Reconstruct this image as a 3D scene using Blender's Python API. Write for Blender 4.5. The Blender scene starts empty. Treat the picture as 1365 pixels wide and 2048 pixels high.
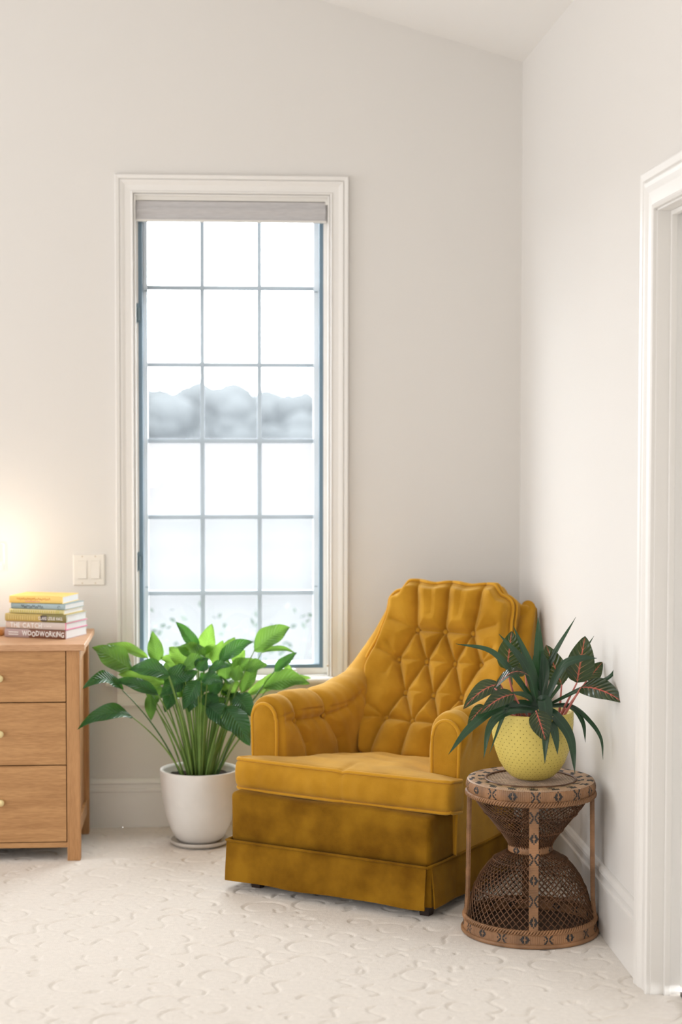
import bpy, math, random
import numpy as np
from mathutils import Vector, Matrix
R = math.radians
SC = bpy.context.scene
COL = SC.collection

# ---------------------------------------------------------------- camera
cam_d = bpy.data.cameras.new('camera')
cam_d.sensor_fit = 'VERTICAL'
cam_d.sensor_height = 36.0
cam_d.sensor_width = 24.0
cam_d.lens = 61.52
cam_d.clip_end = 2000
cam_d.dof.use_dof = True
cam_d.dof.focus_distance = 5.15
cam_d.dof.aperture_fstop = 2.2
cam = bpy.data.objects.new('camera', cam_d)
COL.objects.link(cam)
yaw, pitch, roll = 0.0697, 0.04625, 0.0012
fw = Vector((math.sin(yaw) * math.cos(pitch), math.cos(yaw) * math.cos(pitch), -math.sin(pitch)))
rt = Vector((math.cos(yaw), -math.sin(yaw), 0))
up = rt.cross(fw)
m3 = Matrix((rt, up, -fw)).transposed() @ Matrix.Rotation(roll, 3, 'Z')
cam.matrix_world = Matrix.Translation((-1.110, -6.400, 1.45)) @ m3.to_4x4()
SC.camera = cam

# ---------------------------------------------------------------- exposure, world, daylight, fill lights
SC.view_settings.view_transform = 'Standard'
SC.view_settings.look = 'None'
SC.view_settings.gamma = 1.0
SC.view_settings.use_curve_mapping = False
SC.view_settings.exposure = 0.46

SKY = 11.0
w = bpy.data.worlds.new('overcast_sky')
SC.world = w
w.use_nodes = True
bg = w.node_tree.nodes['Background']
bg.inputs[0].default_value = (0.955, 0.98, 1.0, 1)
bg.inputs[1].default_value = SKY

def area(name, loc, rot, sx, sy, power, col, portal=False):
    d = bpy.data.lights.new(name, 'AREA')
    d.shape = 'RECTANGLE'
    d.size, d.size_y = sx, sy
    d.energy = power
    d.color = col
    if portal:
        d.cycles.is_portal = True
    o = bpy.data.objects.new(name, d)
    COL.objects.link(o)
    o.location = loc
    o.rotation_euler = rot
    return o
area('sky_portal', (-1.06, 0.16, 1.40), (R(-90), 0, 0), 0.70, 1.72, 1, (1, 1, 1), True)
# fill lights added at the unseen windows, left wall and behind the camera
area('fill_left', (-5.12, -1.75, 1.55), (0, R(-90), 0), 1.7, 1.9, 40, (0.95, 0.965, 1.0))
area('fill_left_rear', (-5.12, -4.6, 1.55), (0, R(-90), 0), 1.7, 1.9, 30, (0.98, 0.98, 1.0))
area('fill_rear', (-3.2, -8.30, 1.55), (R(90), 0, 0), 2.2, 1.7, 36, (1.0, 0.97, 0.92))

# ---------------------------------------------------------------- helpers
def link(o, parent=None):
    COL.objects.link(o)
    if parent is not None:
        o.parent = parent
    return o
def tag(o, label=None, cat=None, group=None, kind=None):
    if label: o['label'] = label
    if cat: o['category'] = cat
    if group: o['group'] = group
    if kind: o['kind'] = kind
    return o
def empty(name, loc=(0, 0, 0), rz=0.0, label=None, cat=None, group=None, kind=None):
    o = bpy.data.objects.new(name, None)
    link(o)
    o.location = loc
    o.rotation_euler = (0, 0, rz)
    return tag(o, label, cat, group, kind)

class MB:
    def __init__(s):
        s.v, s.f, s.m, s.uv, s.n = [], [], [], [], 0
    def add(s, verts, faces, mi=0, uvs=None):
        verts = np.asarray(verts, float).reshape(-1, 3)
        s.v.append(verts)
        for k, f in enumerate(faces):
            s.f.append(tuple(i + s.n for i in f))
            s.m.append(mi if not hasattr(mi, '__len__') else mi[k])
        if uvs is None:
            s.uv.append(np.zeros((len(verts), 2)))
        else:
            s.uv.append(np.asarray(uvs, float))
        s.n += len(verts)
        return s
    def box(s, a, b, mi=0):
        x0, y0, z0 = a; x1, y1, z1 = b
        V = [(x0, y0, z0), (x1, y0, z0), (x1, y1, z0), (x0, y1, z0), (x0, y0, z1), (x1, y0, z1), (x1, y1, z1), (x0, y1, z1)]
        return s.add(V, [(0, 3, 2, 1), (4, 5, 6, 7), (0, 1, 5, 4), (1, 2, 6, 5), (2, 3, 7, 6), (3, 0, 4, 7)], mi)
    def grid(s, P, cu=False, cv=False, mi=0, uvs=None, capu=False):
        P = np.asarray(P, float)
        n, m = P.shape[:2]
        F = []
        for i in range(n if cu else n - 1):
            for j in range(m if cv else m - 1):
                F.append((i * m + j, ((i + 1) % n) * m + j, ((i + 1) % n) * m + (j + 1) % m, i * m + (j + 1) % m))
        if capu:
            F.append(tuple(range(m - 1, -1, -1)))
            F.append(tuple((n - 1) * m + j for j in range(m)))
            if hasattr(mi, '__len__'): mi = list(mi) + [0, 0]
        return s.add(P.reshape(-1, 3), F, mi, uvs)
    def tube(s, pts, r, sides=8, closed=False, mi=0, flat=1.0, upv=(0, 0, 1)):
        pts = np.asarray(pts, float)
        n = len(pts)
        rr = np.full(n, r) if np.isscalar(r) else np.asarray(r, float)
        if closed:
            T = np.roll(pts, -1, 0) - np.roll(pts, 1, 0)
        else:
            T = np.gradient(pts, axis=0)
        T /= np.linalg.norm(T, axis=1)[:, None] + 1e-12
        N = np.array(upv, float)
        if abs(N @ T[0]) > .95: N = np.array([1., 0, 0])
        rings = []
        for i in range(n):
            N = N - (N @ T[i]) * T[i]
            N /= np.linalg.norm(N) + 1e-12
            B = np.cross(T[i], N)
            a = np.arange(sides) * 2 * math.pi / sides
            rings.append(pts[i] + rr[i] * (np.cos(a)[:, None] * N * flat + np.sin(a)[:, None] * B))
        return s.grid(np.array(rings), cu=closed, cv=True, mi=mi, capu=not closed)
    def lathe(s, prof, c=(0, 0, 0), seg=48, mi=0, cap=True):
        a = np.arange(seg) * 2 * math.pi / seg
        P = np.array([[(c[0] + r * math.cos(t), c[1] + r * math.sin(t), c[2] + z) for t in a] for r, z in prof])
        U = np.array([[(j / seg, i / max(1, len(prof) - 1)) for j in range(seg)] for i in range(len(prof))]).reshape(-1, 2)
        return s.grid(P, cv=True, mi=mi, uvs=U, capu=cap)
    def prism(s, poly, axis, a, b, mi=0):
        n = len(poly)
        def pt(p, t):
            if axis == 'y': return (p[0], t, p[1])
            if axis == 'x': return (t, p[0], p[1])
            return (p[0], p[1], t)
        V = [pt(p, a) for p in poly] + [pt(p, b) for p in poly]
        F = [tuple(range(n)), tuple(range(2 * n - 1, n - 1, -1))] + [(i, i + n, (i + 1) % n + n, (i + 1) % n) for i in range(n)]
        return s.add(V, F, mi)
    def build(s, name, mats, parent=None, smooth=False, bevel=0, normals=True):
        me = bpy.data.meshes.new(name)
        V = np.concatenate(s.v) if s.v else np.zeros((0, 3))
        me.from_pydata([tuple(p) for p in V], [], s.f)
        if not hasattr(mats, '__len__'): mats = [mats]
        for m in mats: me.materials.append(m)
        me.polygons.foreach_set('material_index', np.array(s.m, dtype=np.int32))
        U = np.concatenate(s.uv)
        if np.abs(U).max() > 0:
            lay = me.uv_layers.new(name='UVMap')
            li = np.zeros(len(me.loops), dtype=np.int32)
            me.loops.foreach_get('vertex_index', li)
            lay.data.foreach_set('uv', U[li].astype(np.float32).ravel())
        me.update()
        if normals:
            import bmesh
            bm = bmesh.new(); bm.from_mesh(me)
            bmesh.ops.recalc_face_normals(bm, faces=bm.faces)
            bm.to_mesh(me); bm.free()
        if smooth:
            me.polygons.foreach_set('use_smooth', np.ones(len(me.polygons), dtype=bool))
        o = bpy.data.objects.new(name, me)
        link(o, parent)
        if bevel:
            b = o.modifiers.new('bevel', 'BEVEL')
            b.width = bevel; b.segments = 2; b.limit_method = 'ANGLE'; b.angle_limit = R(40)
        return o

def ip(x, xs, ys):
    return float(np.interp(x, xs, ys))
def smooth(a, b, x):
    t = np.clip((x - a) / (b - a), 0, 1)
    return t * t * (3 - 2 * t)
def catmull(pts, n):
    pts = np.asarray(pts, float)
    k = len(pts)
    P = np.vstack([2 * pts[0] - pts[1], pts, 2 * pts[-1] - pts[-2]])
    out = []
    for t in np.linspace(0, k - 1, n):
        i = min(int(t), k - 2); f = t - i
        p0, p1, p2, p3 = P[i], P[i + 1], P[i + 2], P[i + 3]
        out.append(.5 * ((2 * p1) + (-p0 + p2) * f + (2 * p0 - 5 * p1 + 4 * p2 - p3) * f * f + (-p0 + 3 * p1 - 3 * p2 + p3) * f ** 3))
    return np.array(out)
def rbox(nx, ny, nz, sx, sy, sz, r):
    """rounded box, half sizes sx sy sz; returns verts, faces, raw cube coords (-1..1)"""
    idx, raw, F = {}, [], []
    def vid(p):
        k = (round(p[0], 5), round(p[1], 5), round(p[2], 5))
        if k not in idx:
            idx[k] = len(raw); raw.append(k)
        return idx[k]
    gx, gy, gz = (np.linspace(-1, 1, n + 1) for n in (nx, ny, nz))
    for s in (-1, 1):
        for A, B, mk in ((gx, gy, lambda a, b: (a, b, s)), (gx, gz, lambda a, b: (a, s, b)), (gy, gz, lambda a, b: (s, a, b))):
            for i in range(len(A) - 1):
                for j in range(len(B) - 1):
                    F.append((vid(mk(A[i], B[j])), vid(mk(A[i + 1], B[j])), vid(mk(A[i + 1], B[j + 1])), vid(mk(A[i], B[j + 1]))))
    raw = np.array(raw)
    S = np.array([sx, sy, sz])
    p = raw * S
    q = np.clip(p, -(S - r), S - r)
    d = p - q
    L = np.linalg.norm(d, axis=1)[:, None]
    p = q + d / (L + 1e-9) * r
    return p, F, raw
def segdist(P, A, B):
    A = np.array(A, float); B = np.array(B, float)
    d = B - A
    t = np.clip(((P - A) @ d) / (d @ d + 1e-12), 0, 1)
    return np.linalg.norm(P - (A + t[:, None] * d), axis=1)

# ---------------------------------------------------------------- materials
def mat(name, col, rough=.6, metal=0, var=0, vscale=8, bump=0, bscale=200, sheen=0, spec=.5, coat=0, stretch=None, col2=None, sheencol=None, detail=3):
    m = bpy.data.materials.new(name); m.use_nodes = True
    nt = m.node_tree; N = nt.nodes; Lk = nt.links
    b = N['Principled BSDF']
    b.inputs['Base Color'].default_value = (*col, 1)
    b.inputs['Roughness'].default_value = rough
    b.inputs['Metallic'].default_value = metal
    b.inputs['Specular IOR Level'].default_value = spec
    b.inputs['Coat Weight'].default_value = coat
    if sheen:
        b.inputs['Sheen Weight'].default_value = sheen
        b.inputs['Sheen Roughness'].default_value = .45
        b.inputs['Sheen Tint'].default_value = (*(sheencol or (1, 1, 1)), 1)
    tc = N.new('ShaderNodeTexCoord'); mp = N.new('ShaderNodeMapping')
    Lk.new(tc.outputs['Object'], mp.inputs[0])
    if stretch: mp.inputs['Scale'].default_value = stretch
    if var or col2:
        nz = N.new('ShaderNodeTexNoise'); nz.inputs['Scale'].default_value = vscale; nz.inputs['Detail'].default_value = detail
        Lk.new(mp.outputs[0], nz.inputs[0])
        rp = N.new('ShaderNodeValToRGB')
        c2 = col2 or tuple(c * (1 - var) for c in col)
        rp.color_ramp.elements[0].position = .33; rp.color_ramp.elements[1].position = .67
        rp.color_ramp.elements[0].color = (*c2, 1); rp.color_ramp.elements[1].color = (*col, 1)
        Lk.new(nz.outputs[0], rp.inputs[0]); Lk.new(rp.outputs[0], b.inputs['Base Color'])
    if bump:
        n2 = N.new('ShaderNodeTexNoise'); n2.inputs['Scale'].default_value = bscale; n2.inputs['Detail'].default_value = 2
        Lk.new(mp.outputs[0] if stretch else tc.outputs['Object'], n2.inputs[0])
        bp = N.new('ShaderNodeBump'); bp.inputs['Strength'].default_value = bump; bp.inputs['Distance'].default_value = .003
        Lk.new(n2.outputs[0], bp.inputs['Height']); Lk.new(bp.outputs[0], b.inputs['Normal'])
    return m
def nd(nt, typ, **kw):
    n = nt.nodes.new(typ)
    for k, v in kw.items(): setattr(n, k, v)
    return n
def mth(nt, op, a, b=None, c=None):
    n = nt.nodes.new('ShaderNodeMath'); n.operation = op
    for i, x in enumerate((a, b, c)):
        if x is None: continue
        if isinstance(x, (int, float)): n.inputs[i].default_value = x
        else: nt.links.new(x, n.inputs[i])
    return n.outputs[0]

M = {}
M['wall'] = mat('wall_paint', (.775, .75, .718), .75, bump=.08, bscale=180, spec=.3)
M['ceil'] = mat('ceiling_paint', (.88, .86, .83), .8, spec=.2)
M['trim'] = mat('trim_paint', (.84, .82, .79), .38, spec=.5)
M['carpet'] = mat('carpet', (.88, .82, .75), 1.0, var=.05, vscale=60, bump=.55, bscale=420, sheen=.25, spec=.05)
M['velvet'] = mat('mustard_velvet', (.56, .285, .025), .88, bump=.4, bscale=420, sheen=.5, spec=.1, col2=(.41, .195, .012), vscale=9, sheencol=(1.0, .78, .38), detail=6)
M['velvet_shaded'] = mat('mustard_velvet_shaded', (.31, .152, .010), .9, bump=.4, bscale=420, sheen=.22, spec=.08, col2=(.155, .066, .003), vscale=9, sheencol=(.9, .62, .22), detail=6)  # darker velvet copy; shade on the chair base put into the colour
M['piping'] = mat('velvet_piping', (.60, .30, .025), .85, bump=.3, bscale=700, sheen=.5, spec=.1, sheencol=(1, .8, .42))
M['foot'] = mat('dark_wood_foot', (.03, .015, .01), .5)
M['cane'] = mat('wrapped_cane', (.40, .205, .095), .5, var=.5, vscale=14, bump=.3, bscale=160, detail=4)
M['cane_light'] = mat('light_cane', (.52, .34, .215), .5, var=.4, vscale=18, bump=.2, bscale=200)
M['cane_pale'] = mat('pale_cane', (.66, .50, .38), .5, var=.3, vscale=30)
M['cane_black'] = mat('black_cane', (.018, .016, .016), .5)
M['wicker'] = mat('brown_wicker', (.165, .074, .030), .5, var=.45, vscale=22, bump=.2, bscale=300)
M['wicker_dark'] = mat('dark_wicker', (.085, .045, .028), .6, var=.4, vscale=12)
M['white_pot'] = mat('white_glazed_ceramic', (.82, .80, .77), .3, var=.06, vscale=14, spec=.5, coat=.2)
M['saucer'] = mat('saucer_ceramic', (.62, .58, .53), .35)
M['yellow_pot'] = mat('yellow_ceramic', (.72, .58, .145), .45, spec=.4)
M['dimple'] = mat('dimple_shade', (.22, .15, .02), .6)  # dark olive puts the shade inside the pits into the colour
M['soil'] = mat('potting_soil', (.035, .022, .015), .95, var=.6, vscale=120, bump=1, bscale=150)
M['screw'] = mat('screw_head', (.62, .53, .42), .4, .3)
M['plate'] = mat('white_plastic', (.84, .80, .74), .3)
M['blind'] = mat('blind_fabric', (.60, .585, .59), .85, var=.12, vscale=6, stretch=(4, 4, 60), bump=.2, bscale=30)
M['rail'] = mat('blind_rail', (.78, .76, .72), .4)
M['screenframe'] = mat('screen_frame', (.145, .225, .295), .5)
M['sash'] = mat('sash_paint', (.30, .35, .39), .45)
M['stile'] = mat('stile_paint', (.74, .79, .83), .45)
M['metal'] = mat('hinge_metal', (.16, .22, .25), .4, .5)
M['brass'] = mat('brushed_brass', (.80, .66, .36), .45, .6)
M['gap'] = mat('dark_recess', (.03, .015, .008), .9)

def wood(name, c1, c2, stretch, scale=3.0):
    m = mat(name, c1, .45, bump=.06, bscale=40, stretch=stretch, spec=.4)
    nt = m.node_tree; b = nt.nodes['Principled BSDF']
    tc = nd(nt, 'ShaderNodeTexCoord'); mp = nd(nt, 'ShaderNodeMapping'); mp.inputs['Scale'].default_value = stretch
    nt.links.new(tc.outputs['Object'], mp.inputs[0])
    n1 = nd(nt, 'ShaderNodeTexNoise'); n1.inputs['Scale'].default_value = scale; n1.inputs['Detail'].default_value = 8; n1.inputs['Roughness'].default_value = .6
    n1.inputs['Distortion'].default_value = .6
    nt.links.new(mp.outputs[0], n1.inputs[0])
    n2 = nd(nt, 'ShaderNodeTexNoise'); n2.inputs['Scale'].default_value = scale * 9; n2.inputs['Detail'].default_value = 2
    nt.links.new(mp.outputs[0], n2.inputs[0])
    f = mth(nt, 'ADD', mth(nt, 'MULTIPLY', n1.outputs[0], .62), mth(nt, 'MULTIPLY', n2.outputs[0], .38))
    rp = nd(nt, 'ShaderNodeValToRGB')
    rp.color_ramp.elements[0].position = .38; rp.color_ramp.elements[0].color = (*c2, 1)
    rp.color_ramp.elements[1].position = .6; rp.color_ramp.elements[1].color = (*c1, 1)
    nt.links.new(f, rp.inputs[0]); nt.links.new(rp.outputs[0], b.inputs['Base Color'])
    return m
M['oak_x'] = wood('oak_grain_across', (.56, .305, .128), (.40, .20, .075), (1.2, 9, 16))
M['oak_z'] = wood('oak_grain_upright', (.54, .285, .12), (.39, .19, .07), (16, 16, 1.0))
M['oak_top'] = wood('oak_top', (.62, .36, .20), (.48, .26, .13), (1.2, 14, 9))

def glass_mat():
    m = bpy.data.materials.new('window_glass'); m.use_nodes = True
    nt = m.node_tree; nt.nodes.clear()
    o = nd(nt, 'ShaderNodeOutputMaterial'); t = nd(nt, 'ShaderNodeBsdfTransparent'); g = nd(nt, 'ShaderNodeBsdfGlossy')
    t.inputs[0].default_value = (.97, .985, .99, 1); g.inputs['Roughness'].default_value = .02
    f = nd(nt, 'ShaderNodeFresnel'); f.inputs[0].default_value = 1.45
    mx = nd(nt, 'ShaderNodeMixShader'); nt.links.new(f.outputs[0], mx.inputs[0]); nt.links.new(t.outputs[0], mx.inputs[1]); nt.links.new(g.outputs[0], mx.inputs[2])
    nt.links.new(mx.outputs[0], o.inputs[0]); return m
M['glass'] = glass_mat()
M['shade'] = glass_mat()
M['shade'].name = 'clear_shade_glass'
_f = [n for n in M['shade'].node_tree.nodes if n.type == 'FRESNEL'][0]
M['shade'].node_tree.links.remove(_f.outputs[0].links[0])
[n for n in M['shade'].node_tree.nodes if n.type == 'MIX_SHADER'][0].inputs[0].default_value = .06
def screen_mat():
    m = bpy.data.materials.new('insect_screen'); m.use_nodes = True
    nt = m.node_tree; nt.nodes.clear()
    o = nd(nt, 'ShaderNodeOutputMaterial'); t = nd(nt, 'ShaderNodeBsdfTransparent'); g = nd(nt, 'ShaderNodeBsdfTranslucent')
    g.inputs[0].default_value = (.66, .725, .78, 1)
    mx = nd(nt, 'ShaderNodeMixShader'); mx.inputs[0].default_value = .078
    nt.links.new(t.outputs[0], mx.inputs[1]); nt.links.new(g.outputs[0], mx.inputs[2])
    nt.links.new(mx.outputs[0], o.inputs[0]); return m
M['screen'] = screen_mat()
def leaf_mat(name, c1, c2, vein, veinw=.035, nveins=11, sidevein=.25, rough=.32, trans=.35, tcol=(.25, .5, .05), slope=.45):
    """leaf surface: midrib and side veins along the UV, some light passing through the blade"""
    m = bpy.data.materials.new(name); m.use_nodes = True
    nt = m.node_tree; b = nt.nodes['Principled BSDF']; out = nt.nodes['Material Output']
    tc = nd(nt, 'ShaderNodeTexCoord'); sp = nd(nt, 'ShaderNodeSeparateXYZ'); nt.links.new(tc.outputs['UV'], sp.inputs[0])
    s = mth(nt, 'ABSOLUTE', mth(nt, 'SUBTRACT', sp.outputs[0], .5))
    nz = nd(nt, 'ShaderNodeTexNoise'); nz.inputs['Scale'].default_value = 9; nt.links.new(tc.outputs['Object'], nz.inputs[0])
    rp = nd(nt, 'ShaderNodeValToRGB'); rp.color_ramp.elements[0].position = .35; rp.color_ramp.elements[1].position = .65
    rp.color_ramp.elements[0].color = (*c2, 1); rp.color_ramp.elements[1].color = (*c1, 1)
    nt.links.new(nz.outputs[0], rp.inputs[0])
    mid = nd(nt, 'ShaderNodeMapRange'); mid.inputs[1].default_value = 0; mid.inputs[2].default_value = veinw; mid.inputs[3].default_value = 1; mid.inputs[4].default_value = 0
    nt.links.new(s, mid.inputs[0])
    sv = mth(nt, 'SINE', mth(nt, 'MULTIPLY', mth(nt, 'SUBTRACT', sp.outputs[1], mth(nt, 'MULTIPLY', s, slope)), nveins * 6.283))
    svr = nd(nt, 'ShaderNodeMapRange'); svr.inputs[1].default_value = .72; svr.inputs[2].default_value = 1; svr.inputs[3].default_value = 0; svr.inputs[4].default_value = sidevein
    nt.links.new(sv, svr.inputs[0])
    k = mth(nt, 'MAXIMUM', mid.outputs[0], svr.outputs[0])
    mx = nd(nt, 'ShaderNodeMixRGB'); nt.links.new(k, mx.inputs[0]); nt.links.new(rp.outputs[0], mx.inputs[1]); mx.inputs[2].default_value = (*vein, 1)
    nt.links.new(mx.outputs[0], b.inputs['Base Color'])
    b.inputs['Roughness'].default_value = rough
    bp = nd(nt, 'ShaderNodeBump'); bp.inputs['Strength'].default_value = .5; bp.inputs['Distance'].default_value = .003
    nt.links.new(sv, bp.inputs['Height']); nt.links.new(bp.outputs[0], b.inputs['Normal'])
    tr = nd(nt, 'ShaderNodeBsdfTranslucent'); tr.inputs[0].default_value = (*tcol, 1)
    ms = nd(nt, 'ShaderNodeMixShader'); ms.inputs[0].default_value = trans
    nt.links.new(b.outputs[0], ms.inputs[1]); nt.links.new(tr.outputs[0], ms.inputs[2]); nt.links.new(ms.outputs[0], out.inputs[0])
    return m
M['leaf_l'] = leaf_mat('light_green_leaf', (.16, .36, .035), (.10, .27, .025), (.22, .42, .07), .03, 12, .35, trans=.42, tcol=(.26, .46, .07))
M['leaf_d'] = leaf_mat('deep_green_leaf', (.030, .115, .040), (.018, .075, .030), (.05, .17, .06), .03, 12, .3, rough=.28, trans=.18, tcol=(.14, .40, .05))
M['leaf_m'] = leaf_mat('mid_green_leaf', (.075, .22, .035), (.045, .15, .030), (.13, .30, .07), .03, 12, .35, trans=.3, tcol=(.22, .42, .06))
M['stem'] = mat('green_stem', (.22, .38, .09), .5, var=.35, vscale=12)
M['stem_d'] = mat('deep_green_stem', (.07, .16, .05), .5)
M['red_leaf'] = leaf_mat('red_veined_leaf', (.028, .050, .022), (.018, .035, .020), (.78, .13, .11), .045, 9, .0, rough=.25, trans=.1, tcol=(.2, .3, .05))
M['strap'] = leaf_mat('strap_leaf', (.018, .050, .026), (.012, .036, .020), (.03, .08, .04), .06, 1, .0, rough=.3, trans=.1, tcol=(.1, .3, .08))
M['pink_stem'] = mat('pink_stem', (.72, .22, .18), .5, var=.3, vscale=25)
M['withered'] = leaf_mat('withered_leaf', (.34, .30, .14), (.22, .2, .08), (.4, .35, .2), .05, 5, .2, trans=.4, tcol=(.4, .4, .1))
# red side veins of the red-veined leaves
def red_veins(m):
    nt = m.node_tree; b = nt.nodes['Principled BSDF']
    tc = nd(nt, 'ShaderNodeTexCoord'); sp = nd(nt, 'ShaderNodeSeparateXYZ'); nt.links.new(tc.outputs['UV'], sp.inputs[0])
    s = mth(nt, 'ABSOLUTE', mth(nt, 'SUBTRACT', sp.outputs[0], .5))
    sv = mth(nt, 'SINE', mth(nt, 'MULTIPLY', mth(nt, 'SUBTRACT', sp.outputs[1], mth(nt, 'MULTIPLY', s, .55)), 7.5 * 6.283))
    r1 = nd(nt, 'ShaderNodeMapRange'); r1.inputs[1].default_value = .86; r1.inputs[2].default_value = 1; nt.links.new(sv, r1.inputs[0])
    fade = nd(nt, 'ShaderNodeMapRange'); fade.inputs[1].default_value = .02; fade.inputs[2].default_value = .24; fade.inputs[3].default_value = 1; fade.inputs[4].default_value = .12
    nt.links.new(s, fade.inputs[0])
    src = b.inputs['Base Color'].links[0].from_socket
    cr = nd(nt, 'ShaderNodeMixRGB'); cr.inputs[1].default_value = (.30, .40, .10, 1); cr.inputs[2].default_value = (.80, .22, .15, 1); nt.links.new(fade.outputs[0], cr.inputs[0])
    mx = nd(nt, 'ShaderNodeMixRGB'); nt.links.new(mth(nt, 'MULTIPLY', r1.outputs[0], fade.outputs[0]), mx.inputs[0])
    nt.links.new(src, mx.inputs[1]); nt.links.new(cr.outputs[0], mx.inputs[2]); nt.links.new(mx.outputs[0], b.inputs['Base Color'])
red_veins(M['red_leaf'])

# ================================================================ THE SETTING
XL, YB = -5.2, -8.4           # left wall, wall behind the camera
RIDX = -2.6
def ceil_z(x):
    return 2.796 + .2864 * (-x) if x > RIDX else 2.796 + .2864 * (x - XL)
# floor: carved scroll carpet, real relief where the photograph shows it
xs = np.concatenate([np.linspace(XL, -2.1, 12)[:-1], np.arange(-2.1, .1001, .0047)])
ys = np.concatenate([np.linspace(YB, -3.15, 20)[:-1], np.arange(-3.15, .0001, .0047)])
def carpet_height(X, Y):
    rng = random.Random(5)
    x0, y0, st = -2.12, -3.17, .0047
    W, H = int(2.3 / st), int(3.25 / st)
    G = np.zeros((H, W))
    def stamp(px, py, dep, wd):
        i, j = (py - y0) / st, (px - x0) / st
        k = 3
        i0, j0 = int(i), int(j)
        for a in range(max(0, i0 - k), min(H, i0 + k + 1)):
            for b in range(max(0, j0 - k), min(W, j0 + k + 1)):
                g = dep * math.exp(-(((a - i) * st) ** 2 + ((b - j) * st) ** 2) / (wd * wd))
                if g > G[a, b]: G[a, b] = g
    pts = []
    for tr in range(9000):
        x, y = rng.uniform(-2.1, .05), rng.uniform(-3.1, 0)
        if all((x - a) ** 2 + (y - b) ** 2 > .088 ** 2 for a, b in pts): pts.append((x, y))
    for (x, y) in pts:
        kind = rng.random()
        a0 = rng.uniform(0, 6.28); sg = rng.choice((-1, 1))
        if kind < .62:        # scroll
            r0 = rng.uniform(.036, .084); sw = rng.uniform(3.4, 6.4)
            n = int(sw * r0 / .0045)
            for k in range(n):
                t = k / n
                r = r0 * (1 - .62 * t)
                a = a0 + sg * sw * t
                stamp(x + r * math.cos(a), y + r * math.sin(a), .55 + .45 * math.sin(t * 5 + a0), .0052)
        elif kind < .82:      # s-curve
            L = rng.uniform(.06, .14)
            n = int(L / .0035)
            for k in range(n):
                t = k / n - .5
                u, v = t * L, .022 * math.sin(t * 6.28)
                stamp(x + u * math.cos(a0) - v * math.sin(a0), y + u * math.sin(a0) + v * math.cos(a0), .85, .0052)
        else:                 # small bud
            for q in range(3):
                bx, by = x + rng.uniform(-.03, .03), y + rng.uniform(-.03, .03)
                for k in range(6):
                    stamp(bx + .004 * k * math.cos(a0), by + .003 * k * math.sin(a0), 1, .007)
    gi = np.clip(np.round((Y - y0) / st).astype(int), 0, H - 1)
    gj = np.clip(np.round((X - x0) / st).astype(int), 0, W - 1)
    h = -G[gi, gj]
    out = (X < -2.1) | (Y < -3.15)
    h[out] = 0
    return h
def build_floor():
    X, Y = np.meshgrid(xs, ys)
    h = carpet_height(X.copy(), Y.copy())
    rs = np.random.RandomState(2)
    Z = h * .0060 + rs.uniform(-.0006, .0006, X.shape)
    V = np.stack([X, Y, Z], -1).reshape(-1, 3).astype(np.float32)
    n, m = X.shape
    me = bpy.data.meshes.new('floor')
    i = np.arange(n - 1)[:, None] * m + np.arange(m - 1)[None, :]
    Fq = np.stack([i, i + 1, i + m + 1, i + m], -1).reshape(-1, 4)
    me.vertices.add(len(V)); me.vertices.foreach_set('co', V.ravel())
    me.loops.add(Fq.size); me.loops.foreach_set('vertex_index', Fq.ravel().astype(np.int32))
    me.polygons.add(len(Fq)); me.polygons.foreach_set('loop_start', (np.arange(len(Fq)) * 4).astype(np.int32))
    me.polygons.foreach_set('loop_total', np.full(len(Fq), 4, dtype=np.int32))
    me.update(calc_edges=True)
    me.polygons.foreach_set('use_smooth', np.ones(len(me.polygons), dtype=bool))
    me.materials.append(M['carpet'])
    o = bpy.data.objects.new('floor', me); link(o)
    tag(o, kind='structure')
build_floor()

WX0, WX1, WZ0, WZ1 = -1.415, -.706, .550, 2.305      # opening of window_1
b = MB()
gab = lambda x: ceil_z(x) + .02
b.prism([(XL - .15, -.1), (WX0, -.1), (WX0, gab(WX0)), (RIDX, gab(RIDX)), (XL - .15, gab(XL))], 'y', 0, .15)
b.prism([(WX1, -.1), (.15, -.1), (.15, gab(0)), (0, gab(0)), (WX1, gab(WX1))], 'y', 0, .15)
b.prism([(WX0, -.1), (WX1, -.1), (WX1, WZ0), (WX0, WZ0)], 'y', 0, .15)
b.prism([(WX0, WZ1), (WX1, WZ1), (WX1, gab(WX1)), (WX0, gab(WX0))], 'y', 0, .15)
tag(b.build('wall_back', M['wall']), kind='structure')
DY0, DY1, DZ = -2.93, -2.015, 2.012                      # doorway in the right wall
b = MB()
b.box((0, DY1, -.1), (.14, 0, 2.82)); b.box((0, YB, -.1), (.14, DY0, 2.82)); b.box((0, DY0, DZ), (.14, DY1, 2.82))
tag(b.build('wall_right', M['wall']), kind='structure')
b = MB()
lw = [(-2.7, -.8), (-5.55, -3.65)]
b.box((XL - .14, YB, -.1), (XL, 0, .7)); b.box((XL - .14, YB, 2.4), (XL, 0, 2.82))
for y0, y1 in ((-.8, 0), (-3.65, -2.7), (YB, -5.55)): b.box((XL - .14, y0, .7), (XL, y1, 2.4))
tag(b.build('wall_left', M['wall']), kind='structure')
b = MB()
b.prism([(XL - .15, -.1), (-4.3, -.1), (-4.3, gab(-4.3)), (XL - .15, gab(XL))], 'y', YB - .15, YB)
b.prism([(-2.1, -.1), (.15, -.1), (.15, gab(0)), (0, gab(0)), (-2.1, gab(-2.1))], 'y', YB - .15, YB)
b.prism([(-4.3, -.1), (-2.1, -.1), (-2.1, .7), (-4.3, .7)], 'y', YB - .15, YB)
b.prism([(-4.3, 2.4), (-2.1, 2.4), (-2.1, gab(-2.1)), (RIDX, gab(RIDX)), (-4.3, gab(-4.3))], 'y', YB - .15, YB)
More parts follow.
